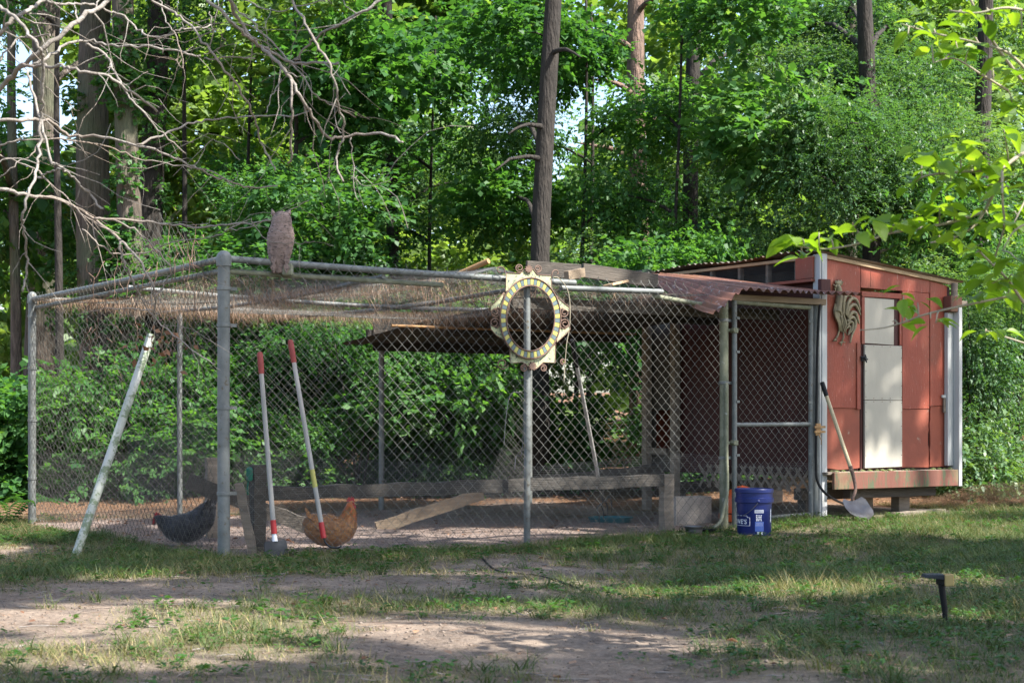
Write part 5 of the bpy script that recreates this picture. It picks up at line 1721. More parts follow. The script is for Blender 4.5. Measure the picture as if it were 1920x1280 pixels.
o = MB().tube([Vector(p) for p in smooth_path([pen(*p, .05) for p in ((945, 835), (948, 790), (955, 745), (968, 735), (980, 750), (981, 800), (978, 850), (968, 855), (965, 880))], 5)], .0028, 6).build('wire_hook', M['galv'], None, smooth=True)
tag(o, 'grey wire crook hooked in the mesh below the oval ornament', 'hook')

# ------------------------------------------------------------------ metal rooster on the coop wall
def RZ(zx, zy, v=-.03): return pen(1540 + zx / 8.53, 510 + zy / 8.53, v)


ro = thing('metal_rooster', 'olive painted metal rooster ornament fixed to the red wall beside the door', 'wall ornament', RZ(300, 640))
k = .00066


def relief(poly, v0, d, name, mat, parent):
    c = np.mean(np.array(poly, float), 0); mb = MB()
    rings = [(1.0, v0), (.98, v0 - d * .45), (.72, v0 - d * .9), (.35, v0 - d)]
    vs = []; fs = []
    for s, v in rings:
        for a, b in poly: vs.append(RZ(c[0] + (a - c[0]) * s, c[1] + (b - c[1]) * s, v))
    n = len(poly)
    for i in range(len(rings) - 1):
        for j in range(n):
            j2 = (j + 1) % n
            fs.append((i * n + j, i * n + j2, (i + 1) * n + j2, (i + 1) * n + j))
    fs += [tuple(range(n)), tuple(reversed(range((len(rings) - 1) * n, len(rings) * n)))]
    return mb.add(vs, fs).build(name, mat, parent, smooth=50)


relief([(310, 560), (375, 690), (415, 790), (420, 900), (385, 960), (330, 965), (275, 925), (258, 830), (200, 705), (190, 620), (210, 510), (240, 480)], -.018, .035, 'body', M['brass'], ro)
for pts, w0, w1 in (([(250, 640), (270, 520), (285, 420), (288, 330), (275, 250), (250, 215)], 55, 30),):
    MB().tube([Vector(p) for p in smooth_path([RZ(a, b, -.032) for a, b in pts], 4)], [k * (w0 + (w1 - w0) * i / 20) for i in range(21)], 10).build('neck', M['brass'], ro, smooth=True)
relief([(240, 195), (285, 205), (298, 250), (270, 275), (225, 250), (205, 225)], -.022, .02, 'head', M['brass'], ro)
relief([(180, 197), (215, 198), (222, 220), (200, 216)], -.026, .012, 'beak', M['brass'], ro)
relief([(215, 170), (228, 128), (248, 152), (272, 115), (292, 142), (322, 120), (330, 152), (356, 150), (335, 205), (300, 232), (255, 222)], -.022, .016, 'comb', M['brass'], ro)
relief([(210, 240), (240, 255), (235, 300), (218, 305)], -.024, .012, 'wattle', M['brass'], ro)
for pts, w0 in (([(345, 660), (345, 500), (385, 385), (440, 370), (490, 405)], 34), ([(385, 690), (410, 530), (480, 430), (550, 440), (595, 530), (625, 615)], 30), ([(400, 710), (440, 580), (520, 520), (580, 585), (625, 690)], 30),
                ([(420, 740), (480, 655), (540, 655), (580, 745), (605, 830)], 30), ([(410, 800), (480, 725), (535, 765), (540, 870), (490, 1000), (462, 1130)], 28), ([(410, 855), (460, 795), (500, 825), (490, 920), (425, 1005)], 24), ([(400, 905), (440, 865), (462, 900), (430, 985)], 20)):
    sp = smooth_path([RZ(a, b, -.030 - .004 * random.random()) for a, b in pts], 5)
    m_ = len(sp)
    MB().tube([Vector(p) for p in sp], [k * w0 * (1 - .65 * (i / (m_ - 1)) ** 2) * (.7 + .3 * min(1, i / 4)) for i in range(m_)], 8).build('tail_feather', M['brass'], ro, smooth=True)
for pts in ([(300, 600), (330, 720), (370, 840), (405, 1010)], [(340, 650), (375, 760), (405, 900)], [(310, 700), (340, 850), (385, 980)]):
    sp = smooth_path([RZ(a, b, -.052) for a, b in pts], 4); m_ = len(sp)
    MB().tube([Vector(p) for p in sp], [k * 20 * (1 - .8 * i / (m_ - 1)) for i in range(m_)], 6).build('wing_feather', M['brass'], ro, smooth=True)
for leg, toes in (([(290, 920), (262, 1020), (225, 1070)], [(190, 1105), (215, 1110), (250, 1110)]), ([(350, 930), (355, 1050), (330, 1110)], [(285, 1140), (315, 1180), (385, 1125)])):
    mb = MB().tube([RZ(a, b, -.028) for a, b in leg], k * 12, 8)
    for t in toes: mb.tube([RZ(*leg[-1], -.028), RZ(*t, -.028)], [k * 11, k * 6], 6)
    mb.build('leg', M['brass'], ro, smooth=True)

# ------------------------------------------------------------------ tools
def path_tool(name, label, cat, a, b, r, mat, grip=None, collar=None, grip_mat='red_grip', collar_mat='red_plastic'):
    a = Vector(a); b = Vector(b)
    root = thing(name, label, cat, (b.x, b.y, gz1(b.x, b.y)))
    MB().tube([a.lerp(b, .01), a.lerp(b, .5), b], [r * .92, r, r], 12).build('handle', M[mat], root, smooth=50)
    if grip:
        MB().tube([a, a.lerp(b, .012), a.lerp(b, grip * .6), a.lerp(b, grip)], [r * .9, r * 1.22, r * 1.25, r * 1.12], 12).build('grip', M[grip_mat], root, smooth=50)
    if collar:
        MB().tube([a.lerp(b, 1 - collar), b], [r * 1.12, r * 1.2], 12).build('collar', M[collar_mat], root, smooth=50)
    return root


# flat scraper shovel
a = pen(487, 660, -.045); b = pen(514, 1000, -.16)
t = path_tool('flat_shovel', 'shovel with red grip, grey handle and dark square blade leaning on the fence', 'shovel', a, b, .0165, 'handle_grey', .12, .075)
d = (b - a).normalized()
sd = d.cross(NV).normalized()
MB().tube([b, b + d * .05], [.014, .02], 10).build('socket', M['print_white'], t, smooth=50)
c = b + d * .045
bl = MB()
prof = [(-.070, 0), (.070, 0), (.082, -.02), (.080, -.135), (-.084, -.125), (-.082, -.02)]
bl.prism([c + sd * -x + d * -y + NV * (.02 * (y / -.13)) for x, y in prof], NV, .006)
bl.build('blade', M['steel_dark'], t, bevel=.002)
# hooked cultivator
a = pen(544, 637, -.045); b = pen(607, 1008, -.22)
t = path_tool('hooked_weeder', 'hooked weeder with red grip and yellow sticker leaning in front of the buff hen', 'garden tool', a, b, .0160, 'handle_grey', .115, .08)
q0, q1 = a.lerp(b, .655), a.lerp(b, .745)
MB().tube([q0, q1], .0166, 12).build('sticker', M['yellow_tile'], t, smooth=50)
MB().tube([Vector(p) for p in smooth_path([b, b + Vector((.012, 0, -.03)), b + Vector((.05, -.02, -.06)), b + Vector((.10, -.03, -.062)), b + Vector((.12, -.03, -.05))], 4)], .006, 8).build('hook', M['steel_dark'], t, smooth=True)
# tool inside the run
a = pen(1072, 637, .04); b = pen(1128, 925, .85)
t = path_tool('garden_fork', 'garden fork with black grip and pale handle propped inside the run', 'garden tool', a, b, .0155, 'handle_grey', .16, .06, 'black', 'black')
d = (b - a).normalized(); sd = d.cross(NV).normalized()
f = MB().tube([b, b + d * .10], [.012, .010], 8)
f.tube([b + d * .10 - sd * .08, b + d * .10 + sd * .08], .007, 8)
for i in range(4):
    s_ = -.08 + .16 * i / 3
    f.tube([b + d * .10 + sd * s_, b + d * .20 + sd * s_ * 1.02 + NV * .01, b + d * .30 + sd * s_ - NV * .01], [.006, .005, .002], 6)
f.build('tines', M['steel_dark'], t, smooth=True)
# round point shovel against the coop
b = pen(1596, 880, -.26); a = pen(1541, 716, -.06)
t = path_tool('round_shovel', 'round-point shovel with black grip and tan handle leaning on the coop', 'shovel', a, b, .0165, 'handle_tan', .16, None, 'black')
d = (b - a).normalized()
e1 = pen(1604, 918, -.30); e2 = pen(1597, 938, -.33)
MB().tube([Vector(p) for p in smooth_path([b - d * .03, b + d * .05, e1, e2], 4)], [.018, .018, .017, .016, .015, .015, .014, .014, .013, .013, .012, .012, .010][:13], 10).build('socket', M['rust'], t, smooth=True)
vs = []; fs = []
tipc = pen(1628, 974, -.55); topc = e2
dl = (tipc - topc); dn_ = dl.normalized(); sdv = dn_.cross(Vector((0, -.2, 1))).normalized(); upv = sdv.cross(dn_)
wprof = [(.0, .085), (.1, .11), (.35, .115), (.6, .11), (.8, .085), (.93, .045), (1.0, .01)]
for sg in (0, -.004):
    for q, wv in wprof:
        for j in range(7):
            s_ = (j - 3) / 3
            vs.append(topc + dl * q + sdv * wv * s_ + upv * (.030 * s_ * s_ * (1 - .5 * q) - .02 * math.sin(q * 3.14) + sg))
kk_ = len(wprof) * 7
for i in range(len(wprof) - 1):
    for j in range(6):
        q = (i * 7 + j, i * 7 + j + 1, i * 7 + 8 + j, i * 7 + 7 + j)
        fs.append(q); fs.append(tuple(reversed([x + kk_ for x in q])))
MB().add(vs, fs).build('blade', M['steel'], t, smooth=True)
# leaning pvc pole
a = L(-.075, 1.10, 1.50); b = pix(140, 1040, 10.8); b.z = gz1(b.x, b.y) - .01
o = MB()
o.lathe([(.024, 0), (.030, 0), (.030, (a - b).length), (.024, (a - b).length), (.024, 0)], b, 20, axis=a - b, close=False)
o = o.build('pvc_pole', M['pvc'], None, smooth=40)
tag(o, 'algae-stained white plastic pipe leaning on the left side of the run', 'pole')

# ------------------------------------------------------------------ bucket
bp_ = pix(1414, 1006, 12.5)
bx_, by_ = bp_.x, 12.5
bz_ = gz1(bx_, by_)
bk = thing('blue_bucket', 'blue plastic bucket with wire handle and white printing standing by the gate', 'bucket', (bx_, by_, bz_))
MB().lathe([(.001, .01), (.124, .01), (.128, 0), (.130, .004), (.1345, .235), (.137, .25), (.148, .252), (.149, .285), (.141, .288), (.142, .325), (.149, .328), (.149, .352), (.146, .356), (.141, .352), (.126, .02), (.001, .02)], (bx_, by_, bz_), 48, close=False).build('body', M['blue'], bk, smooth=30)
fa = math.atan2(-by_, -bx_)                                # direction towards the camera


def BC(ang, z, r=None):
    a = fa + ang
    r = (.130 + .0045 * z / .235 + .0008) if r is None else r
    return Vector((bx_ + r * math.cos(a), by_ + r * math.sin(a), bz_ + z))


def wrap_patch(name, mat, a0, a1, z0, z1, n=10, dr=.0):
    vs = []; fs = []
    for i in range(n + 1):
        a = a0 + (a1 - a0) * i / n
        for z in (z0, z1): vs.append(BC(a, z, .1308 + .0045 * z / .235 + dr))
    for i in range(n): fs.append((i * 2, i * 2 + 2, i * 2 + 3, i * 2 + 1))
    return MB().add(vs, fs).build(name, M[mat], bk, smooth=True)


def wrap_line(pts, wd, mat, name):
    mb = MB()
    P = []
    for i in range(len(pts) - 1):
        for q in np.linspace(0, 1, 8, endpoint=False): P.append((pts[i][0] + (pts[i + 1][0] - pts[i][0]) * q, pts[i][1] + (pts[i + 1][1] - pts[i][1]) * q))
    P.append(pts[-1])
    mb.tube([BC(a, z, .1308 + .0045 * z / .235) for a, z in P], wd, 6)
    return mb.build(name, M[mat], bk)


cu = bpy.data.curves.new('bucket_text', 'FONT')
cu.body = "LOWE'S"
cu.size = .050; cu.extrude = 0; cu.offset = .0012
cu.space_character = 1.05
tob = bpy.data.objects.new('bucket_text_tmp', cu); col.objects.link(tob)
bpy.context.view_layer.update()
tme = bpy.data.meshes.new_from_object(tob.evaluated_get(bpy.context.evaluated_depsgraph_get()))
bpy.data.objects.remove(tob)
xs = [v.co.x for v in tme.vertices]; x1 = max(xs); x0 = min(xs)
bm = bmesh.new(); bm.from_mesh(tme)
bmesh.ops.triangulate(bm, faces=bm.faces)
bmesh.ops.subdivide_edges(bm, edges=[e for e in bm.edges if e.calc_length() > .012], cuts=2)
AE = -.43                                                  # angle where the lettering ends
for v in bm.verts:
    ang = AE + (v.co.x - x1) / .1320
    p = BC(ang, .090 + v.co.y, .1322)
    v.co = p - Vector((bx_, by_, bz_))
bm.to_mesh(tme); bm.free()
tme.materials.clear(); tme.materials.append(M['print_white'])
lo = bpy.data.objects.new('lettering', tme); col.objects.link(lo); lo.parent = bk
aL = AE - (x1 - x0) / .132 - .10
wrap_line([(-.25, .076), (-.25, .139), (-.40, .139), (-.42, .152), (aL + .42, .152), (aL + .18, .139), (aL, .139), (aL, .076), (-.25, .076)], .0016, 'print_white', 'badge_outline')
wrap_patch('label_header', 'print_white', .03, .56, .173, .198)
for i in range(4): wrap_patch('label_rule', 'blue', .06, .53, .176 + i * .0055, .178 + i * .0055, dr=.0006)
rq = random.Random(9)
for row in range(4):
    for i in range(3):
        a_ = .11 + i * .125 + rq.uniform(-.015, .015); z_ = .160 - row * .0125
        wrap_patch('white_mark', 'print_white', a_, a_ + rq.uniform(.07, .11), z_ - .009, z_ - rq.uniform(.0, .002), 3)
wrap_patch('label_block', 'print_blue', .05, .58, .034, .108)
for i in range(5): wrap_patch('label_rule', 'print_white', .08, .53, .100 - i * .006, .1008 - i * .006, dr=.0006)
wrap_patch('label_footer', 'print_white', .17, .52, .008, .030)
wrap_patch('white_mark', 'print_white', 1.15, 1.28, .10, .20)  # narrow upright white strip near the right edge
MB().tube([Vector(p) for p in smooth_path([BC(.22, .262, .152), BC(.1, .235, .150), BC(-.25, .185, .142), BC(-.75, .150, .138), BC(-1.1, .165, .140), BC(-1.55, .20, .145), BC(-2.2, .255, .152)], 5)], .0022, 8).build('wire_handle', M['steel'], bk, smooth=True)
for a in (.22, -2.2):
    MB().lathe([(.012, 0), (.012, .006), (.006, .010)], BC(a, .262, .146), 10, axis=(math.cos(fa + a), math.sin(fa + a), 0)).build('handle_lug', M['blue'], bk, smooth=40)

# bowl, dish, pipes
p = pix(1301, 1003, 12.55)
o = MB().lathe([(.001, .008), (.055, .008), (.074, .055), (.083, .060), (.083, .064), (.072, .062), (.060, 0), (.001, 0)], (p.x, p.y, gz1(p.x, p.y) + .004), 28, close=False).build('steel_bowl', M['steel'], None, smooth=40)
tag(o, 'dull steel bowl set on the dirt in front of the fence', 'bowl')
p = pix(1328, 1002, 12.6)
o = MB().lathe([(.001, .006), (.045, .006), (.055, .030), (.060, .030), (.052, 0), (.001, 0)], (p.x, p.y, gz1(p.x, p.y) + .004), 24, close=False).build('black_dish', M['black'], None, smooth=40)
tag(o, 'small black dish beside the steel bowl', 'dish')
cpts = [L(UG0 - .02, -.05, 1.2), L(UG0 - .02, -.055, .7), L(UG0 - .015, -.06, .35), pen(1358, 945, -.08), pen(1352, 975, -.12), pen(1338, 990, -.16)]
cpts[-1].z = max(cpts[-1].z, gz1(cpts[-1].x, cpts[-1].y) + .008)
o = MB().tube([Vector(p) for p in smooth_path(cpts, 5)], .014, 10).build('conduit', M['galv_lichen'], None, smooth=True)
tag(o, 'bent grey conduit running down the gate hinge post to the ground', 'conduit')
cpts = [pen(1537, 570, -.06), pen(1533, 640, -.06), pen(1531, 760, -.065), pen(1530, 870, -.07), pen(1534, 905, -.08), pen(1552, 928, -.12), pen(1580, 943, -.02), pen(1600, 948, .05)]
o = MB().tube([Vector(p) for p in smooth_path(cpts, 5)], .011, 10).build('black_hose', M['black'], None, smooth=True)
tag(o, 'black hose dropping down the white corner board and under the coop', 'hose')
cpts = []
for x, y in ((905, 1048), (930, 1072), (975, 1078), (1030, 1088), (1085, 1104)):
    Y = F * CH / (y - HZ); q = pix(x, y, Y); cpts.append((q.x, Y, gz1(q.x, Y) + .003))
o = MB().tube([Vector(p) for p in smooth_path(cpts, 5)], .0062, 10).build('garden_hose', M['black'], None, smooth=True)
tag(o, 'length of black hose lying in the grass in front of the fence', 'hose')
MBs = pen(1270, 999, -.08)
o = MB().tube([pen(1262, 1003, -.25), pen(1335, 995, -.02)], .010, 8).build('stick', M['twig'], None, smooth=True)
o.location.z += .0
tag(o, 'pale stick lying on the dirt behind the steel bowl', 'stick')
for x0, y0, x1_, y1_, lab in ((1678, 962, 1765, 950, 'grey plank lying on the ground under the coop edge'),):
    a = pix(x0, y0, 13.75); b = pix(x1_, y1_, 14.2)
    a.z = gz1(a.x, a.y) + .02; b.z = gz1(b.x, b.y) + .03
    tag(wob_board(a, b, .035, .09, 6, .004, seed=31).build('fallen_plank', M['wood_grey'], None), lab, 'plank')

# ------------------------------------------------------------------ solar stake light
g = pix(1774, 1166, 7.2); gy_ = 7.2; g.z = gz1(g.x, gy_)
sl = thing('solar_stake_light', 'black solar spotlight on a slim stake pushed into the lawn', 'garden light', (g.x, gy_, g.z))
tp = pix(1765, 1092, 7.2)
MB().tube([(g.x, gy_, g.z - .06), (g.x - .006, gy_, g.z + .06), (tp.x, gy_, tp.z)], [.007, .013, .0155], 10).build('stake', M['black'], sl, smooth=50)
hd = pix(1766, 1086, 7.2)
MB().obox(hd, (.011, .006, 0), (-.012, .030, 0), (0, 0, .024)).build('housing', M['black'], sl, bevel=.004)
pl = MB().prism([pix(1734, 1083, 7.18), pix(1772, 1087, 7.16), pix(1772, 1077, 7.16), pix(1738, 1077, 7.18)], (.02, 1, 0), .085)
pl.build('solar_panel', M['steel_dark'], sl, bevel=.002)
lens = surf('amber_lens', (.52, .38, .16), (.42, .30, .12), rough=.25, bump=0)
M['lens'] = lens
MB().prism([pix(1772, 1077, 7.15), pix(1789, 1076, 7.13), pix(1789, 1098, 7.13), pix(1773, 1099, 7.15)], (.02, 1, 0), .05).build('lens', M['lens'], sl, bevel=.003)

# ------------------------------------------------------------------ fern by the far left post
fx_, fy_ = pix(14, 950, 14.2).x, 14.2
fern = thing('fern', 'bright green fern growing beside the far left fence post', 'fern', (fx_, fy_, gz1(fx_, fy_)))
for i in range(9):
    a = i * .75 + .2; ln = .42 + .12 * random.random()
    vs = []; fs = []; rn = []
    sd_ = Vector((-math.sin(a), math.cos(a), 0)); fd_ = Vector((math.cos(a), math.sin(a), 0))
    for j in range(18):
        t = j / 17
        c = Vector(fern.location) + fd_ * ln * t + Vector((0, 0, .50 * t * 1.2 - .42 * t * t))
        wl = .11 * math.sin(math.pi * min(.98, t * .85 + .12)) * (1 - .3 * t)
        for s in (-1, 1):
            b0 = len(vs)
            vs += [c, c + sd_ * s * wl * .5 + fd_ * (.012 + .02), c + sd_ * s * wl + fd_ * .03 - Vector((0, 0, .02)), c + sd_ * s * wl * .5 - fd_ * .002]
            fs.append((b0, b0 + 1, b0 + 2, b0 + 3)); rn.append(random.random())
    np_mesh('frond', np.array([tuple(q) for q in vs]) - np.array(fern.location), np.array(fs), M['fern'], parent=fern, attrs={'rnd': ('FACE', rn)})

# ------------------------------------------------------------------ bare tree reaching in from the left
bt_x, bt_y = -4.6, 7.6
bare = thing('bare_tree', 'dead leafless tree whose pale tangled branches reach over the left of the run', 'tree', (bt_x, bt_y, gz1(bt_x, bt_y)))
MB().tube([(bt_x, bt_y, -.2), (bt_x - .05, bt_y, 1.2), (bt_x + .1, bt_y, 2.4), (bt_x + .2, bt_y - .1, 3.6), (bt_x + .7, bt_y - .2, 4.6)], [.16, .13, .11, .085, .05], 14).build('trunk', M['bare'], bare, smooth=True)
BR = [
    ([(-150, 300), (-40, 205), (0, 164), (40, 129), (77, 94), (120, 61), (164, 26), (206, 0), (260, -50)], 8.5, 6.5, 7.6),
    ([(-110, 140), (-30, 85), (0, 62), (23, 37), (54, 19), (82, 0), (110, -20)], 6.5, 5, 7.3),
    ([(40, -40), (87, 0), (122, 8), (159, 8), (199, 19), (234, 35), (265, 59), (295, 70), (328, 61), (352, 54), (395, 48)], 4.2, 2, 7.7),
    ([(-60, -30), (0, 14), (23, 30), (56, 66), (75, 94), (80, 117), (78, 187), (75, 234), (72, 300), (66, 330), (50, 375), (42, 410), (45, 440), (50, 480), (48, 520), (40, 545)], 5.5, 3, 6.6),
    ([(40, 120), (82, 126), (117, 124), (150, 131), (206, 145), (246, 173), (295, 208)], 5, 3.4, 6.9),
    ([(50, 122), (77, 115), (101, 98), (131, 80), (164, 76), (211, 87), (270, 87), (328, 96), (375, 105)], 5, 2.6, 7.8),
    ([(160, 82), (199, 103), (211, 131), (234, 169), (265, 206), (305, 250), (350, 290)], 4, 2, 8.0),
    ([(-120, 235), (0, 227), (59, 225), (98, 230), (127, 255), (176, 255), (258, 272), (328, 297), (369, 316), (419, 337), (470, 350), (520, 348)], 5.5, 2, 8.3),
    ([(258, 272), (305, 253), (363, 230), (400, 225), (470, 217), (545, 217), (585, 207)], 3.6, 1.8, 8.3),
    ([(-120, 335), (0, 354), (53, 366), (106, 372), (150, 394), (187, 419), (225, 451), (262, 488), (284, 529), (291, 560), (290, 600)], 6, 2.5, 8.9),
    ([(175, 410), (250, 413), (312, 419), (375, 426), (419, 421), (470, 418), (512, 410)], 4, 1.8, 8.9),
    ([(212, 413), (250, 429), (281, 457), (319, 504), (312, 525), (290, 560)], 3, 2, 8.9),
    ([(222, 452), (231, 491), (253, 535), (272, 572), (303, 610), (359, 654), (404, 684)], 3.6, 1.6, 8.8),
    ([(-20, 282), (0, 275), (47, 262), (150, 265), (203, 276), (259, 297), (328, 310), (400, 322), (440, 350)], 2.8, 1.6, 8.0),
    ([(52, 133), (61, 173), (73, 211), (94, 298), (103, 307), (125, 322), (147, 344), (169, 366), (192, 394)], 3.8, 3.2, 6.8),
    ([(69, 335), (90, 325), (112, 318)], 3, 2.4, 6.7),
    ([(-20, 282), (0, 291), (62, 316), (116, 363), (162, 407), (222, 438)], 2.6, 1.8, 8.2),
    ([(156, 429), (187, 460), (222, 476), (281, 472), (300, 463), (330, 452), (390, 445), (430, 430), (470, 410)], 2.4, 1.4, 9.0),
    ([(147, 591), (194, 579), (269, 579), (300, 590)], 1.2, 1.8, 8.8),
    ([(420, -50), (432, 0), (444, 31), (463, 59), (491, 88), (516, 112), (544, 147), (566, 184), (591, 225), (616, 256), (647, 258), (704, 250), (757, 266)], 6.2, 3.6, 6.9),
    ([(360, -30), (391, 0), (429, 37), (463, 66), (501, 94), (544, 116), (585, 117), (635, 119)], 5.4, 3.6, 6.9),
    ([(520, -40), (547, 0), (572, 44), (594, 84), (616, 119), (629, 166), (635, 203), (644, 250), (629, 297), (644, 341)], 4, 2.8, 6.6),
    ([(780, -50), (716, 0), (672, 28), (610, 59), (579, 84), (554, 112)], 5, 2.6, 6.8),
    ([(270, -10), (320, 20), (350, 42), (388, 87), (422, 131), (460, 187), (479, 231), (494, 275), (518, 322)], 3.8, 2.6, 7.0),
    ([(547, 150), (547, 200), (546, 250), (544, 309)], 3.4, 3.6, 6.7),
    ([(430, 0), (444, 19), (479, 47), (529, 100), (563, 137), (594, 181), (626, 200), (669, 219)], 2.8, 2, 7.1),
    ([(654, 259), (660, 297), (668, 378)], 1.6, 1, 6.8),
    ([(660, 328), (688, 348), (736, 336)], 1.3, 1, 6.8),
    ([(454, -5), (491, 16), (535, 19), (610, 0)], 2.2, 1.5, 7.4),
    ([(380, 110), (420, 108), (480, 109)], 2.2, 2, 7.2),
    ([(0, 118), (30, 75), (56, 70), (98, 66)], 3, 2.4, 7.2),
    ([(0, 80), (40, 120), (95, 170), (150, 210)], 1.6, 1.2, 7.9),
    ([(300, 0), (312, 40), (330, 70), (345, 130), (330, 110)], 2, 1.2, 7.6),
    ([(390, 100), (400, 60), (392, 20)], 1.8, 1.2, 7.4), ([(380, 105), (405, 95), (420, 80), (412, 58), (400, 55)], 1.6, 1.1, 7.4),
    ([(450, 300), (400, 262), (372, 300), (350, 320)], 1.4, 1, 8.2), ([(500, 210), (510, 180), (530, 148)], 1.5, 1.2, 7.2),
    ([(0, 335), (25, 310), (60, 290), (75, 262)], 2.2, 1.6, 8.0), ([(430, 432), (470, 425), (540, 395), (580, 375)], 1.5, 1.1, 9.0), ([(470, 410), (500, 450), (560, 456), (588, 453)], 1.3, 1.1, 9.4),
]
rt = random.Random(21)
for pts, r0, r1, Y in BR:
    P3 = []
    ph = rt.random() * 6
    for i, (x, y) in enumerate(pts):
        P3.append(tuple(pix(x, y, Y + .12 * math.sin(ph + i * .9))))
    sp = smooth_path(P3, 5); m_ = len(sp)
    mb = MB()
    k_ = Y / F
    rad = [.63 * k_ * (r0 + (r1 - r0) * i / (m_ - 1)) * (1 + .13 * math.sin(i * 2.1 + ph) * (rt.random())) for i in range(m_)]
    mb.tube([Vector(p) + Vector((rt.gauss(0, .004), rt.gauss(0, .004), rt.gauss(0, .004))) for p in sp], rad, 8)
    nt_ = rt.randint(4, 7) if m_ > 18 else rt.randint(1, 3)
    for j in range(nt_):
        i0 = rt.randint(int(m_ * .2), m_ - 2)
        c = Vector(sp[i0]); d = (Vector(sp[min(i0 + 1, m_ - 1)]) - Vector(sp[i0 - 1])).normalized()
        ax = Vector((rt.gauss(0, 1), rt.gauss(0, .6), rt.gauss(0, 1))).normalized()
        d2 = (d + ax * .8).normalized(); ln = rt.uniform(.10, .50)
        tw = [c]
        for q in range(5):
            d2 = (d2 + Vector((rt.gauss(0, .22), rt.gauss(0, .15), rt.gauss(0, .22) - .05))).normalized()
            tw.append(tw[-1] + d2 * ln / 5)
        mb.tube(tw, [max(.0012, rad[i0] * .45 * (1 - q / 6.5)) for q in range(6)], 6)
    mb.build('branch', M['bare'], bare, smooth=True)
# stout limbs that carry the branches in from the trunk
for (a, b, r0, r1) in (((bt_x, bt_y, 1.9), tuple(pix(-120, 335, 8.9)), .06, .02), ((bt_x + .05, bt_y, 2.2), tuple(pix(-120, 235, 8.3)), .06, .018), ((bt_x + .1, bt_y, 2.0), tuple(pix(-150, 300, 7.6)), .06, .022),
                       ((bt_x + .2, bt_y - .1, 3.5), tuple(pix(-110, 140, 7.3)), .05, .017), ((bt_x + .7, bt_y - .2, 4.5), tuple(pix(420, -50, 6.9)), .05, .014), ((bt_x + .7, bt_y - .2, 4.5), tuple(pix(520, -40, 6.6)), .04, .009),
                       ((bt_x + .7, bt_y - .2, 4.55), tuple(pix(780, -50, 6.8)), .04, .011), ((bt_x + .6, bt_y - .2, 4.4), tuple(pix(270, -10, 7.0)), .04, .009), ((bt_x + .6, bt_y - .2, 4.3), tuple(pix(-60, -30, 6.6)), .04, .012)):
    a = Vector(a); b = Vector(b)
    pts = [a.lerp(b, q / 6) + Vector((0, 0, .18 * math.sin(q / 6 * math.pi))) for q in range(7)]
    MB().tube(pts, [r0 + (r1 - r0) * q / 6 for q in range(7)], 8).build('limb', M['bare'], bare, smooth=True)

# ------------------------------------------------------------------ leafy sapling reaching in from the right
st_x, st_y = 3.05, 6.2
sap = thing('leafy_sapling', 'young tree with bright lime green leaves reaching in beside the coop', 'tree', (st_x, st_y, gz1(st_x, st_y)))
MB().tube([(st_x, st_y, -.2), (st_x + .03, st_y, .9), (st_x - .04, st_y, 1.8), (st_x - .1, st_y, 2.8), (st_x - .05, st_y, 3.6)], [.045, .038, .032, .025, .012], 10).build('trunk', M['twig'], sap, smooth=True)


def leaf_mesh(seed):
    r_ = random.Random(seed)
    n = 7; vs = []; fs = []
    wf = [0.03, .18, .265, .28, .235, .14, .01]
    cup = r_.uniform(.1, .5); dr = r_.uniform(.05, .45); tw = r_.uniform(-.5, .5)
    for i in range(n):
        t = i / (n - 1)
        for j, s in enumerate((-1, -.5, 0, .5, 1)):
            x = t; y = s * wf[i] * (1 + .05 * r_.random()); z = cup * abs(s) * wf[i] * 1.2 - dr * t * t + tw * y * t + .015 * math.sin(t * 19) * abs(s)
            vs.append((x, y, z))
    for i in range(n - 1):
        for j in range(4):
            fs.append((i * 5 + j, i * 5 + j + 1, (i + 1) * 5 + j + 1, (i + 1) * 5 + j))
    o = np_mesh('leaf', np.array(vs), np.array(fs), M['leaf_near'], attrs={'rnd': ('FACE', np.full(len(fs), r_.random()))}, smooth=True)
    me = o.data; bpy.data.objects.remove(o)
    return me


LM = [leaf_mesh(i) for i in range(7)]
SB = [([(2060, 250), (1990, 262), (1920, 287), (1875, 316), (1834, 320), (1781, 324), (1735, 330), (1712, 345)], 5, 1.5, 5.9, 34),
      ([(1880, 330), (1862, 365), (1845, 397), (1822, 427), (1781, 448), (1745, 455)], 4, 1.5, 5.8, 26),
      ([(1845, 397), (1790, 415), (1740, 425), (1669, 437), (1631, 450), (1590, 461), (1545, 467), (1500, 462), (1472, 450)], 3.2, 1, 5.9, 44),
      ([(1879, 320), (1880, 380), (1883, 421), (1872, 462), (1862, 490)], 2.6, 1.6, 5.7, 16),
      ([(2050, 640), (1960, 600), (1920, 567), (1890, 525), (1859, 494), (1835, 470)], 4, 1.6, 5.6, 26),
      ([(2050, 520), (1980, 537), (1920, 550), (1839, 566), (1744, 587), (1700, 602), (1659, 614), (1612, 619)], 3, 1, 5.8, 20),
      ([(2040, 690), (1960, 655), (1920, 643), (1880, 630), (1850, 620)], 2.4, 1.2, 5.9, 10),
      ([(2040, 240), (1960, 200), (1900, 130), (1850, 60), (1820, 0), (1800, -40)], 4, 2, 6.0, 30),
      ([(1990, 200), (1940, 150), (1890, 100), (1820, 78), (1740, 60), (1690, 45)], 3.6, 1, 5.9, 26),
      ([(2010, 60), (1950, 30), (1890, 15), (1830, 25), (1780, 20)], 3.6, 1.2, 5.8, 18),
      ([(1890, 170), (1840, 140), (1790, 110), (1750, 118)], 2.6, 1, 5.9, 12),
      ([(2010, 420), (1950, 415), (1905, 430), (1880, 470)], 3, 1.2, 5.6, 18),
      ([(1960, 300), (1935, 350), (1915, 390), (1900, 420)], 2.6, 1.2, 5.7, 14)]
rl = random.Random(8)
SBO = []
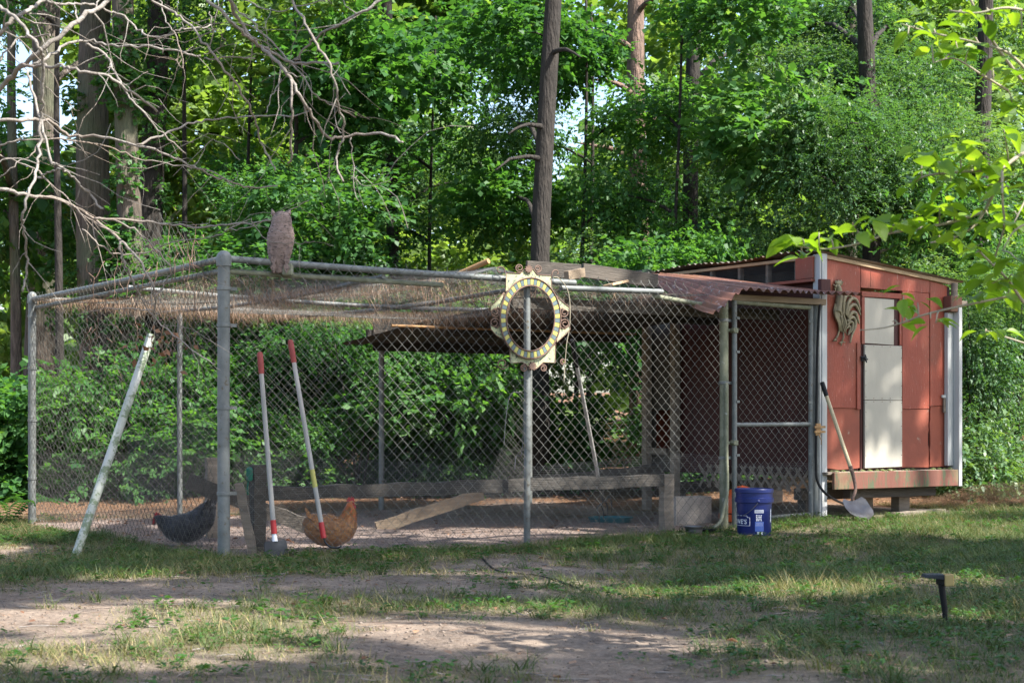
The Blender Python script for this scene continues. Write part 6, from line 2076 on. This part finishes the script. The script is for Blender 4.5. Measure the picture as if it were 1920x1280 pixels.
for pts, r0, r1, Y, nl in SB:
    P3 = []; ph = rl.random() * 6
    for i, (x, y) in enumerate(pts): P3.append(tuple(pix(x, y, Y + .10 * math.sin(ph + i * .8))))
    sp = smooth_path(P3, 5); m_ = len(sp); k_ = Y / F
    mb = MB().tube([Vector(p) for p in sp], [k_ * (r0 + (r1 - r0) * i / (m_ - 1)) for i in range(m_)], 8)
    bo = mb.build('branch', M['twig'], sap, smooth=True)
    SBO.append((bo, [Vector(p) for p in sp], pts, Y))
CL = [(1720, 45, 3), (1760, 55, 4), (1800, 35, 5), (1850, 30, 6), (1900, 20, 6), (1700, 75, 2), (1790, 85, 4), (1830, 70, 4), (1880, 90, 5), (1910, 60, 5), (1745, 95, 4), (1775, 115, 4), (1815, 110, 4), (1870, 140, 4), (1900, 200, 4), (1905, 130, 4),
      (1730, 290, 6), (1760, 300, 6), (1800, 285, 6), (1830, 300, 6), (1860, 310, 5), (1740, 330, 6), (1780, 340, 6), (1810, 345, 6), (1850, 345, 6), (1890, 350, 6), (1910, 300, 5), (1820, 258, 3), (1890, 240, 4), (1700, 350, 4),
      (1640, 415, 5), (1670, 420, 5), (1700, 410, 6), (1730, 400, 6), (1760, 390, 6), (1790, 400, 5), (1720, 440, 5), (1760, 440, 5), (1790, 450, 5), (1610, 430, 3), (1560, 445, 4), (1510, 450, 5), (1480, 445, 4), (1500, 478, 4), (1820, 420, 5), (1850, 400, 5), (1880, 430, 5), (1900, 400, 5), (1540, 440, 2),
      (1840, 480, 5), (1870, 500, 6), (1900, 480, 6), (1860, 530, 5), (1890, 545, 5), (1835, 545, 4), (1910, 520, 5), (1690, 555, 3), (1720, 560, 4), (1700, 580, 3), (1740, 590, 3), (1760, 602, 2), (1680, 603, 1), (1845, 615, 4), (1862, 628, 3)]
for (cx, cy, nl) in CL:
    best = min(((abs(q.x / q.y * F + 960 - cx) + abs(HZ - (q.z - CH) / q.y * F - cy), bo, q) for bo, sp, pts, Y in SBO for q in sp), key=lambda e: e[0])
    q, bo = best[2], best[1]
    c = pix(cx + rl.gauss(0, 6), cy + rl.gauss(0, 6), q.y + rl.uniform(-.10, .10))
    tw = MB().tube([q, q.lerp(c, .5) + Vector((0, 0, .01)), c], [.0032, .0026, .0018], 6).build('twig', M['twig'], bo, smooth=True)
    for j in range(nl):
        az_ = j * 2.4 + rl.uniform(-.5, .5)
        s_ = rl.uniform(.058, .100) * (.75 if cy > 550 else 1)
        base = c + Vector((math.cos(az_), math.sin(az_), 0)) * .014 + Vector((rl.gauss(0, .012), rl.gauss(0, .012), rl.gauss(0, .012)))
        lf = inst('leaf', rl.choice(LM), bo, base, az_, (s_, s_ * rl.uniform(.85, 1.15), s_))
        lf.rotation_euler = (rl.gauss(0, .32), rl.gauss(.10, .28), az_)
for (b, r0, r1, zt_) in ((pix(2060, 250, 5.9), .016, .008, 1.9), (pix(2040, 240, 6.0), .014, .007, 2.1), (pix(2010, 60, 5.8), .014, .006, 2.5), (pix(2050, 640, 5.6), .014, .007, 1.0), (pix(2050, 520, 5.8), .012, .006, 1.2), (pix(2040, 690, 5.9), .010, .005, .9), (pix(2010, 420, 5.6), .012, .006, 1.4), (pix(1990, 200, 5.9), .010, .006, 2.1), (pix(1960, 300, 5.7), .010, .005, 1.75)):
    a = Vector((st_x, st_y, zt_))
    MB().tube([a, a.lerp(b, .5) + Vector((0, 0, .06)), b], [r0, (r0 + r1) / 2, r1], 8).build('limb', M['twig'], sap, smooth=True)

# a few brown dead leaves caught in the twigs above the pole
dl = []
for i in range(45):
    c = pix(rl.gauss(300, 26), rl.gauss(650, 22), 9.6 + rl.uniform(-.2, .2)); dl.append(tuple(c))
dl = np.array(dl); n = len(dl)
v_, f_, a_ = leaf_quads(dl, nrmz(rng.normal(size=(n, 3))), nrmz(rng.normal(size=(n, 3))), .03 + .03 * rng.random(n), .018 + .015 * rng.random(n), rng.random(n))
np_mesh('dead_leaf_cluster', v_ - np.array(bare.location), f_, M['dead_leaf'], parent=bare, attrs={'rnd': ('FACE', a_)}, kind='stuff')

# dry vine tangle over the left corner of the run
vt_ = thing('dry_vine', 'tangle of dry brown vine stems caught over the left corner of the mesh', 'vine', L(0, .8, 1.95))
vm = MB()
for i in range(70):
    s0_ = rl.uniform(.15, 2.6); c = L(-.05 + rl.gauss(0, .03), s0_, rl.uniform(1.45, 2.15))
    d = Vector((rl.gauss(0, .5), rl.gauss(0, .5), rl.gauss(-.2, .6))).normalized()
    pts = [c]
    for q in range(9):
        d = (d + Vector((rl.gauss(0, .35), rl.gauss(0, .25), rl.gauss(-.04, .35)))).normalized()
        nx = pts[-1] + d * .05
        uu, vv3 = UV(nx.x, nx.y)
        nx -= UW * (uu + .05) * .5
        pts.append(nx)
    vm.tube(pts, [.0028 * (1 - q / 12) for q in range(10)], 5)
vm.build('stem', M['vine'], vt_, smooth=True, kind='stuff')
